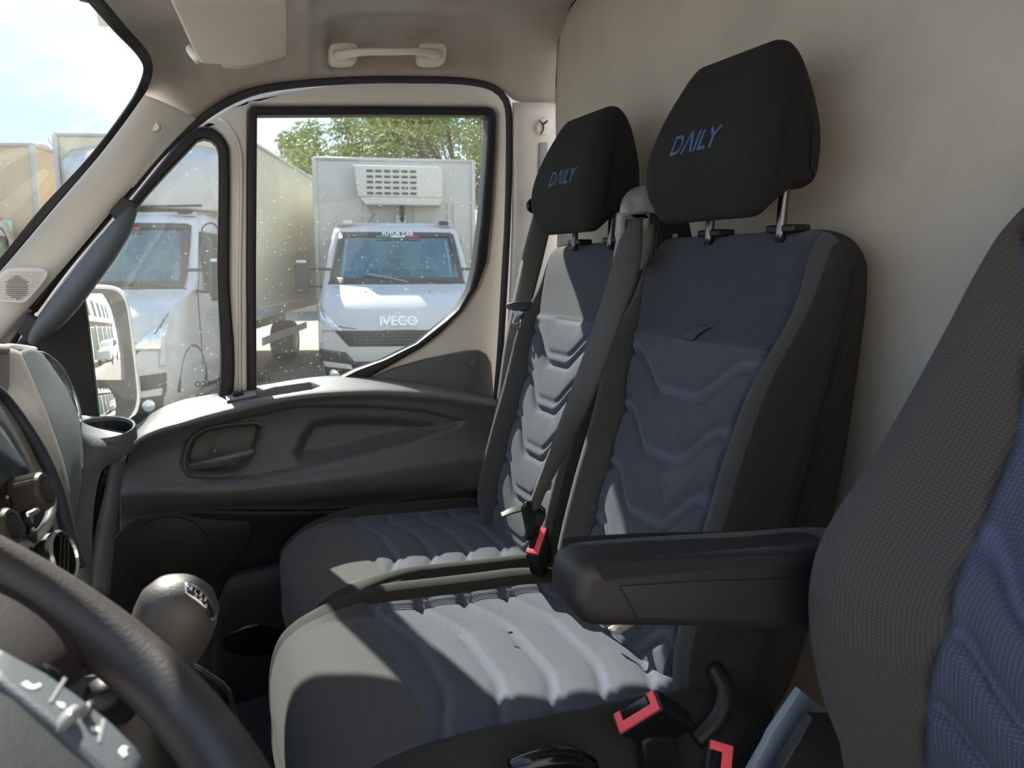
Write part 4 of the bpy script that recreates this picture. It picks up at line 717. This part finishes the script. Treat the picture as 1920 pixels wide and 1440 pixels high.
# ================================================================== THE YARD
gd = mesh('ground', [(-60, -40, 0), (60, -40, 0), (60, 70, 0), (-60, 70, 0)], [(0, 1, 2, 3)], M['gnd'], None, False); tag(gd, 'sunlit beige gravel of the truck yard', kind='structure')
def placed(name, x, y, ang, label, cat, group=None):
    o = empty(name, (x, y, 0), label, cat, group); o.rotation_euler = (0, 0, ang); LOCAL.add(o.name); return o
# truck: local frame, faces -y, x to the right of the viewer facing it
def truck(x, y, ang, label, boxm, kind):
    T = placed('box_truck', x, y, ang, label, 'truck', None); ID = Matrix()
    Zs = [.22, .40, .58, .74, .88, 1.0, 1.10, 1.20, 1.30, 1.38, 1.44, 1.47, 1.60, 1.80, 2.0, 2.16, 2.26, 2.33, 2.37]
    Fy = [.10, .03, .0, .0, .02, .05, .11, .22, .42, .66, .90, 1.0, 1.12, 1.30, 1.48, 1.62, 1.74, 1.95, 2.3]
    Hw = [.95, 1.0, 1.03, 1.03, 1.03, 1.03, 1.03, 1.03, 1.03, 1.03, 1.03, 1.03, 1.02, .99, .96, .93, .91, .86, .76]
    def S(u, z, off=0):
        f = np.interp(z, Zs, Fy); h = np.interp(z, Zs, Hw); bow = .22 if z < 1.2 else .16
        return np.array([u*h, f+bow*abs(u)**2.6-off, z])
    def face(nm, u0, u1, z0, z1, m_, off=.02, nu=10, nz_=6, par=None, th=.01, poly=None):
        V = []; 
        for i in range(nz_+1):
            z = z0+(z1-z0)*i/nz_
            for j in range(nu+1):
                V.append(S(u0+(u1-u0)*j/nu, z, off))
        o = mesh(nm, V, gridf(nz_+1, nu+1), m_, par or T); 
        if th: solid(o, th, 0)
        return o
    def quad(nm, pts, m_, off=.02, par=None, th=.012, n=8):      # pts: corners (u,z) tl,tr,br,bl
        V = []
        for i in range(n+1):
            for j in range(n+1):
                a, b = i/n, j/n; u = (pts[0][0]*(1-b)+pts[1][0]*b)*(1-a)+(pts[3][0]*(1-b)+pts[2][0]*b)*a; z = (pts[0][1]*(1-b)+pts[1][1]*b)*(1-a)+(pts[3][1]*(1-b)+pts[2][1]*b)*a
                V.append(S(u, z, off))
        o = mesh(nm, V, gridf(n+1, n+1), m_, par or T); solid(o, th, 0); return o
    # shell: front strips + sides, with the windscreen left open
    V = []; us = np.linspace(-1, 1, 25); zz = sorted(set(Zs+list(np.linspace(1.5, 2.2, 10))))
    for z in zz:
        for u in us: V.append(S(u, z))
    Fs = []; nu = 25
    for i in range(len(zz)-1):
        for j in range(nu-1):
            zm = (zz[i]+zz[i+1])/2; um = (us[j]+us[j+1])/2
            if 1.5 < zm < 2.2 and abs(um) < .88: continue
            Fs.append((i*nu+j, i*nu+j+1, (i+1)*nu+j+1, (i+1)*nu+j))
    for sgn, j in ((-1, 0), (1, nu-1)):      # side walls with a side window gap
        b0 = len(V)
        for i, z in enumerate(zz):
            for yy in (.95, 1.55, 1.75, 2.55, 2.75):
                fy = S(sgn, z)[1]; V.append((sgn*np.interp(z, Zs, Hw), max(yy, fy), z))
        for i in range(len(zz)-1):
            Fs.append((i*nu+j, b0+i*5, b0+(i+1)*5, (i+1)*nu+j))
            for k in range(4):
                zm = (zz[i]+zz[i+1])/2
                if k in (1, 2) and 1.42 < zm < 2.1 : continue
                Fs.append((b0+i*5+k, b0+i*5+k+1, b0+(i+1)*5+k+1, b0+(i+1)*5+k))
    o = mesh('cab', V, Fs, M['twhite'], T); solid(o, .01, 0)
    patch_r = mesh('cab_roof', [(-.76, 2.2, 2.37), (.76, 2.2, 2.37), (.80, 2.75, 2.38), (-.80, 2.75, 2.38), (-.86, 1.95, 2.33), (.86, 1.95, 2.33)], [(0, 1, 2, 3), (4, 5, 1, 0)], M['twhite'], T); solid(patch_r, .03, 0)
    for sgn in (-1, 1):
        o = mesh('side_window', [(sgn*1.04, 1.45, 1.46), (sgn*1.04, 2.5, 1.46), (sgn*.94, 2.5, 2.12), (sgn*.95, 1.75, 2.12)], [(0, 1, 2, 3)], M['tgl'], T, False); solid(o, .01, 0)
        tube('side_door_seam', [(sgn*1.035, 1.30, .6), (sgn*1.035, 1.28, 1.2), (sgn*1.035, 1.28, 1.45), (sgn*.96, 1.75, 2.05), (sgn*.93, 1.95, 2.2), (sgn*.93, 2.5, 2.2), (sgn*1.035, 2.55, 1.3), (sgn*1.035, 2.55, .6)], .009, M['tblk'], T, 6, 30)
    wsn = face('windscreen', -.89, .89, 1.49, 2.21, M['tgl'], .0, 12, 10, None, .006)
    quad('windscreen_base', [(-.90, 1.56), (.90, 1.56), (.94, 1.47), (-.94, 1.47)], M['tblk'], .02); quad('windscreen_head', [(-.88, 2.215), (.88, 2.215), (.88, 2.16), (-.88, 2.16)], M['tblk'], .018)
    for sgn in (-1, 1): quad('windscreen_pillar', [(sgn*.83, 2.2), (sgn*.90, 2.2), (sgn*.92, 1.48), (sgn*.86, 1.48)], M['tblk'], .018)
    rbox('cab_rear_wall', (1.85, .04, 1.2), (0, 2.72, 1.75), M['twall'], T, .01)
    rbox('dash_shelf', (1.85, .7, .06), (0, 1.55, 1.45), M['tseat'], T, .02, (R(6), 0, 0))
    for sx in (-.52, -.02, .50):
        rbox('seat_back', (.46, .16, .6), (sx, 2.45, 1.38), M['tseat'], T, .07)
        hr = plateW('seat_headrest', [[(-.12, -.13), (.12, -.13), (.14, 0), (.11, .13), (.06, .16), (-.06, .16), (-.11, .13), (-.14, 0)], [(-.07, .02), (.07, .02), (.07, .05), (-.07, .05)], [(-.07, -.06), (.07, -.06), (.07, -.03), (-.07, -.03)]], (sx, 2.42, 1.90), (1, 0, 0), (0, 0, 1), .08, M['tseat'], T, .012)
        for q in (-.06, .06): tube('headrest_rod', [(sx+q, 2.44, 1.66), (sx+q, 2.44, 1.80)], .012, M['tblk'], T, 6, 3)
    # bonnet press lines, badge letters, grille, bumper, lamps
    tube('bonnet_seam', [S(-.93, 1.46, .004), S(-.97, 1.2, .004), S(-.86, 1.0, .004), S(-.6, .93, .004), S(0, .90, .004), S(.6, .93, .004), S(.86, 1.0, .004), S(.97, 1.2, .004), S(.93, 1.46, .004)], .006, M['tblk'], T, 6, 50)
    quad('grille', [(-.80, .90), (.80, .90), (.62, .70), (-.62, .70)], M['tblk'], .012)
    for i in range(4): quad('grille_slat', [(-.60+.02*i, .872-.042*i), (.60-.02*i, .872-.042*i), (.60-.02*i, .858-.042*i), (-.60+.02*i, .858-.042*i)], M['tdark'], .028, None, .012, 6)
    for sgn in (-1, 1):
        quad('headlamp', [(sgn*1.0, 1.17), (sgn*.90, 1.10), (sgn*.70, .90), (sgn*.98, .88)], M['tchr'], .014)
        quad('wing_flare', [(sgn*1.0, 1.0), (sgn*.97, 1.02), (sgn*.95, .72), (sgn*1.0, .72)], M['twhite'], .02)
        quad('bumper_corner', [(sgn*1.0, .66), (sgn*.66, .62), (sgn*.52, .44), (sgn*1.0, .42)], M['tblk'], .014); quad('lamp_stripe', [(sgn*.97, .50), (sgn*.62, .46), (sgn*.60, .40), (sgn*.97, .43)], M['reefer'], .03, None, .015)
        lathe('fog_lamp', [(.065, 0), (.065, .02), (.05, .03), (.001, .028)], S(sgn*.86, .33, .02), (0, -1, 0), M['tchr'], T, 20)
        # mirrors on two arms
        mxx = sgn*1.32; rbox('mirror_head', (.20, .10, .44), (mxx, 1.12, 1.56), M['tblk'], T, .035)
        rbox('mirror_cap', (.14, .08, .05), (mxx, 1.12, 1.78), M['reefer'], T, .02)
        for zq in (1.44, 1.68): tube('mirror_arm', [(sgn*.93, 1.25, zq), (sgn*1.22, 1.16, zq)], .018, M['tblk'], T, 8, 4)
        w_ = lathe('wheel', [(.02, -.10), (.22, -.10), (.34, -.10), (.365, -.07), (.365, .07), (.34, .10), (.22, .10), (.20, .06), (.001, .05)], (sgn*.86, 1.0, .365), (sgn, 0, 0), M['tyre'], T, 32); lathe('wheel_disc', [(.001, .02), (.10, .03), (.12, .07), (.19, .09), (.21, .105), (.20, .11), (.10, .06), (.001, .05)], (sgn*.86, 1.0, .365), (sgn, 0, 0), M['twhite'], w_, 24).matrix_parent_inverse = ID
        tube('wheel_arch', [(sgn*1.01, 1.0-.45*math.cos(t), .40+.45*math.sin(t)) for t in np.linspace(0, math.pi, 9)], .03, M['tblk'], T, 8, 24)
        rbox('sill', (.06, 1.6, .25), (sgn*.96, 2.1, .42), M['tblk'], T, .02)
    face('lower_bumper', -.98, .98, .22, .50, M['tblk'], .012)
    if kind != 'far':
        if kind == 'front': text('badge_lettering', 'IVECO', S(0.0, 1.02, .06), (1, 0, 0), (0, .25, 1), .17, M['chrome'], T, .012, off=.003)
        else: text('badge_lettering', 'FUTUR CAR', S(.55, 1.02, .03), (1, .3, .25), (0, .25, 1), .07, M['dark'], T, .002)
        sx = .0 if kind == 'front' else 0
        rbox('sun_strip', (.66, .01, .05), tuple(S(0.02, 2.188, .03)), M['tblk'], T, 0, (R(-35), 0, 0)); text('strip_lettering', 'FUTUR CAR', S(.02, 2.19, .045), (1, 0, 0), (0, .55, .8), .085, M['icon'], T, .002, off=.002)
        rbox('green_stripe', (.22, .012, .018), tuple(S(-.2, 2.150, .045)), M['greenp'], T, 0, (R(-35), 0, 0)); rbox('white_stripe', (.20, .012, .018), tuple(S(.02, 2.150, .045)), M['icon'], T, 0, (R(-35), 0, 0)); rbox('red_stripe', (.22, .012, .018), tuple(S(.24, 2.150, .045)), M['redp'], T, 0, (R(-35), 0, 0))
    for sx in (-.72, .72): rbox('roof_lamp', (.15, .12, .06), (sx, 1.98, 2.37), M['tblk'] if sx > 0 else M['reefer'], T, .02)
    for sgn in (-1, 1):
        tube('wiper', [S(sgn*.15+.3, 1.50, .03), S(sgn*.1, 1.56, .04), S(-.45 if sgn < 0 else -.1, 1.62, .04)] if sgn < 0 else [S(.75, 1.50, .03), S(.5, 1.53, .04), S(.1, 1.52, .04)], .012, M['silver'] if sgn < 0 else M['tblk'], T, 6, 12)
        lathe('washer_jet', [(.014, 0), (.012, .012), (.001, .014)], S(sgn*.42, 1.37, .0), (0, -.5, 1), M['tblk'], T, 10)
    tube('aerial', [(-.42, 2.2, 2.38), (-.32, 2.25, 2.52)], .006, M['tblk'], T, 5, 3)
    # chassis and body
    for sx in (-.4, .4): rbox('chassis_rail', (.08, 6.0, .18), (sx, 5.4, .72), M['tblk'], T, .01)
    bw = 1.27 if kind == 'front' else 1.18; bz0, bz1 = 1.0, 3.42 if kind == 'front' else 3.40; L_ = 5.6 if kind != 'side' else 6.6
    bx_ = rbox('cargo_box', (2*bw, L_, bz1-bz0), (0, 2.95+L_/2, (bz0+bz1)/2), boxm, T, .02); bx_['label'] = 'large insulated cargo body'
    for sgn in (-1, 1):
        rbox('box_corner_rail', (.07, .07, bz1-bz0), (sgn*bw, 2.95, (bz0+bz1)/2), M['tbox'], T, .015); rbox('box_skirt', (.03, L_, .16), (sgn*(bw+.01), 2.95+L_/2, bz0+.06), M['tbox'], T, .01)
        rbox('side_guard', (.03, L_*.5, .12), (sgn*1.1, 2.95+L_*.38, .62), M['tbox'], T, .01)
        w_ = lathe('wheel', [(.02, -.2), (.30, -.2), (.36, -.16), (.37, .0), (.36, .16), (.33, .2), (.22, .18), (.20, .1), (.001, .1)], (sgn*.78, 6.7, .37), (sgn, 0, 0), M['tyre'], T, 32); lathe('wheel_disc', [(.001, .10), (.09, .12), (.11, .10), (.20, .16), (.22, .19), (.20, .2)], (sgn*.78, 6.7, .37), (sgn, 0, 0), M['silver'], w_, 20).matrix_parent_inverse = ID
        tube('box_top_rail', [(sgn*bw, 2.95, bz1), (sgn*bw, 2.95+L_, bz1)], .03, M['tbox'], T, 6, 4)
    tube('box_top_rail', [(-bw, 2.95, bz1), (bw, 2.95, bz1)], .03, M['tbox'], T, 6, 4)
    if kind == 'front':
        rf_ = empty('refrigeration_unit', (0, 0, 0)); rf_.parent = None; bpy.data.objects.remove(rf_)
        ru = plateW('refrigeration_unit', [[(-.68, .18), (-.70, .27), (.66, .27), (.70, .2), (.70, -.22), (.66, -.34), (-.52, -.34), (-.64, -.20)]], (.05, 2.78, 3.02), (1, 0, 0), (0, 0, 1), .36, M['reefer'], T, .03); ru['label'] = 'refrigeration unit with louvred grid'
        for i in range(5):
            for j in range(6): rbox('louvre', (.10, .012, .035), (-.44+j*.135+.05, 2.592, 3.20-i*.085), M['tdark'], ru, .004).matrix_parent_inverse = ID
        tube('unit_ledge', [(-.60, 2.60, 2.81), (.74, 2.60, 2.81)], .012, M['tbox'], ru, 6, 3).matrix_parent_inverse = ID
        tube('hose', [(.10, 2.75, 2.68), (.10, 2.78, 2.55), (.10, 2.85, 2.45)], .035, M['tblk'], T, 8, 8); rbox('hose_cover', (.18, .1, .32), (.08, 2.88, 2.40), M['reefer'], T, .03)
        for sx in (-.55, -.40, .30, .85, .95): rbox('front_rib', (.03, .03, .9), (sx, 2.94, 2.3), M['tbox'], T, .008)
    if kind == 'side':
        wd = patch('wind_deflector', [[('w', -.95, 2.75, 2.42), ('w', -.5, 2.2, 2.42), ('w', 0, 2.05, 2.44), ('w', .5, 2.2, 2.42), ('w', .95, 2.75, 2.42)], [('w', -1.02, 2.8, 2.7), ('w', -.5, 2.25, 2.72), ('w', 0, 2.1, 2.74), ('w', .5, 2.25, 2.72), ('w', 1.02, 2.8, 2.7)],
           [('w', -1.08, 2.85, 3.05), ('w', -.5, 2.5, 3.1), ('w', 0, 2.4, 3.12), ('w', .5, 2.5, 3.1), ('w', 1.08, 2.85, 3.05)], [('w', -1.0, 2.95, 3.2), ('w', -.5, 2.9, 3.28), ('w', 0, 2.85, 3.3), ('w', .5, 2.9, 3.28), ('w', 1.0, 2.95, 3.2)]], M['twhite'], 24, 30, None, .02)
        wd.parent = T; wd.matrix_parent_inverse = Matrix()
        tube('deflector_rail', [(-.9, 2.2, 2.44), (-.4, 1.95, 2.42), (.2, 1.9, 2.42), (.85, 2.2, 2.46)], .014, M['tblk'], T, 6, 20)
    return T
def az(px, Y): q = P(px, 500, Y); return q[0], q[1]
x_, y_ = az(745, 9.7); truck(x_, y_, R(-14.5), 'white truck facing the door with a louvred refrigeration unit above its windscreen', M['tbox'], 'front')
x_, y_ = az(75, 8.6); truck(x_, y_, R(-19), 'white truck with a roof wind deflector and a long cream box, seen behind the mirror', M['tbeige'], 'side')
x_, y_ = az(-420, 10.5); truck(x_, y_, R(-19), 'tan box truck at the far left, seen through the windshield', M['ttan'], 'far')
# background wall and roofs between the trucks
bw_ = empty('storage_building', (6, 30, 0), 'pale low building far behind, between the two trucks', 'building'); rbox('wall', (9, .4, 3.0), (5.5, 30, 1.5), M['wallb'], bw_, .02); rbox('roof', (9.4, 3, .15), (5.5, 30.5, 3.1), M['tbox'], bw_, .02)
for i in range(5): rbox('window', (.7, .06, .9), (2.0+i*1.5, 29.78, 1.6), M['tdark'], bw_, .01)
# added fill wall, then the shop side of the yard caught by the door mirror
yw = rbox('fill_wall', (34, .5, 9), (8, -9.5, 4.5), M['shop'], None, .02); tag(yw, 'unseen tall plastered wall added behind the driver side for fill light', kind='structure')  # out of view, added to bounce sunlight into the cab
bh = placed('shop_building', 17.6, 6.0, R(37), 'beige shop building with a dark upper window, seen in the door mirror', 'building')
rbox('wall', (22, .5, 8), (0, 0, 4), M['shop'], bh, .02); rbox('ledge', (22, .5, .3), (0, .4, 3.2), M['tbox'], bh, .03)
for i in range(9): rbox('upper_window', (.8, .1, 1.3), (-9+i*2.2, .28, 4.3), M['tdark'], bh, .02); rbox('shop_front', (1.5, .1, 2.4), (-9+i*2.2, .28, 1.4), M['tdark'], bh, .02); rbox('pier', (.25, .3, 2.8), (-7.9+i*2.2, .3, 1.4), M['wallb'], bh, .02)
rbox('red_poster', (.5, .05, .8), (-1.6, .35, 1.5), M['red'], bh, .005); rbox('kerb', (22, .5, .2), (0, 3.2, .1), M['ttan'], bh, .02)
def small_car(x, y, a, label):
    T = placed('hatchback_car', x, y, a, label, 'car', 'hatchbacks by the shop')
    pr = [(-1.9, .35), (-1.92, .75), (-1.8, .92), (-1.05, 1.02), (-.55, 1.42), (.2, 1.5), (1.2, 1.46), (1.75, 1.1), (1.85, .8), (1.85, .35)]
    plateW('body', [pr], (0, 0, 0), (1, 0, 0), (0, 0, 1), 1.6, M['twhite'], T, .10, 80)
    for sg in (-1, 1):
        plateW('side_window', [[(-.8, 1.02), (-.45, 1.34), (.2, 1.40), (1.0, 1.36), (1.4, 1.05)]], (0, sg*.80, 0), (1, 0, 0), (0, 0, 1), .02, M['gloss'], T, .004)
        for xx in (-1.2, 1.2): lathe('wheel', [(.001, -.08), (.28, -.08), (.31, -.05), (.31, .05), (.28, .08), (.18, .07), (.001, .06)], (xx, sg*.74, .31), (0, sg, 0), M['tyre'], T, 24)
small_car(14.4, 7.0, R(37), 'small white hatchback parked by the shop, reflected in the upper mirror glass'); 
# ================================================================== TREES
def tree(x, y, h, rad, n, seed, label):
    T = empty('tree', (x, y, 0), label, 'tree', None); r_ = np.random.default_rng(seed)
    tube('trunk', [(x, y, 0), (x+.1, y, h*.35), (x-.1, y, h*.6)], [.22, .16, .10], M['bark'], T, 8, 10)
    cl_ = []
    for i in range(34):
        a = r_.uniform(0, 6.28); q = r_.uniform(.1, 1)**.5*rad; z = h*.62+r_.uniform(-.30, .36)*h*(1-.4*q/rad); cl_.append((x+q*math.cos(a), y+q*math.sin(a), z, r_.uniform(.55, 1.0)*rad*.36))
        tube('branch', [(x, y, h*.4), ((x+cl_[-1][0])/2, (y+cl_[-1][1])/2, (h*.45+z)/2+.2), cl_[-1][:3]], [.06, .03, .01], M['bark'], T, 5, 6)
    V = np.zeros((n*4, 3)); ci = r_.integers(0, len(cl_), n)
    for i in range(n):
        c = cl_[ci[i]]; v = r_.normal(size=3); v /= np.linalg.norm(v); p = np.array(c[:3])+v*c[3]*r_.uniform(.3, 1.15)*np.array([1, 1, .75]); a = r_.normal(size=3); a /= np.linalg.norm(a); b = np.cross(a, r_.normal(size=3)); b /= np.linalg.norm(b); s1, s2 = r_.uniform(.06, .12), r_.uniform(.02, .035)
        V[i*4:i*4+4] = [p-a*s1, p-b*s2, p+a*s1, p+b*s2]
    o = mesh('foliage', V, [(i*4, i*4+1, i*4+2, i*4+3) for i in range(n)], M['leaf'], T, False); o['kind'] = 'stuff'
tree(7.6, 21.8, 8.1, 3.6, 40000, 1, 'leafy green tree right behind the refrigerated truck')
tree(12.6, 22.2, 8.35, 3.8, 40000, 2, 'leafy green tree further right behind the refrigerated truck, cut by the window frame')
tree(5.05, 24.5, 6.9, 2.1, 16000, 3, 'thinner green tree showing in the gap left of the refrigerated truck')
rp = empty('red_leafed_shrub', P(120, 290, 21), 'small reddish shrub tip above the box roofs at the far left', 'plant'); 
for i in range(16):
    a = random.uniform(-.5, .5); c0 = P(118, 300, 21); tube('twig', [c0, c0+np.array([a*.5, 0, .2]), c0+np.array([a, random.uniform(-.2, .2), .25+random.random()*.25])], .012, M['leafr'], rp, 5, 6)
q0 = P(118, 300, 21); tube('stem', [(q0[0], q0[1], 0), tuple(q0)], .03, M['bark'], rp, 6, 3)
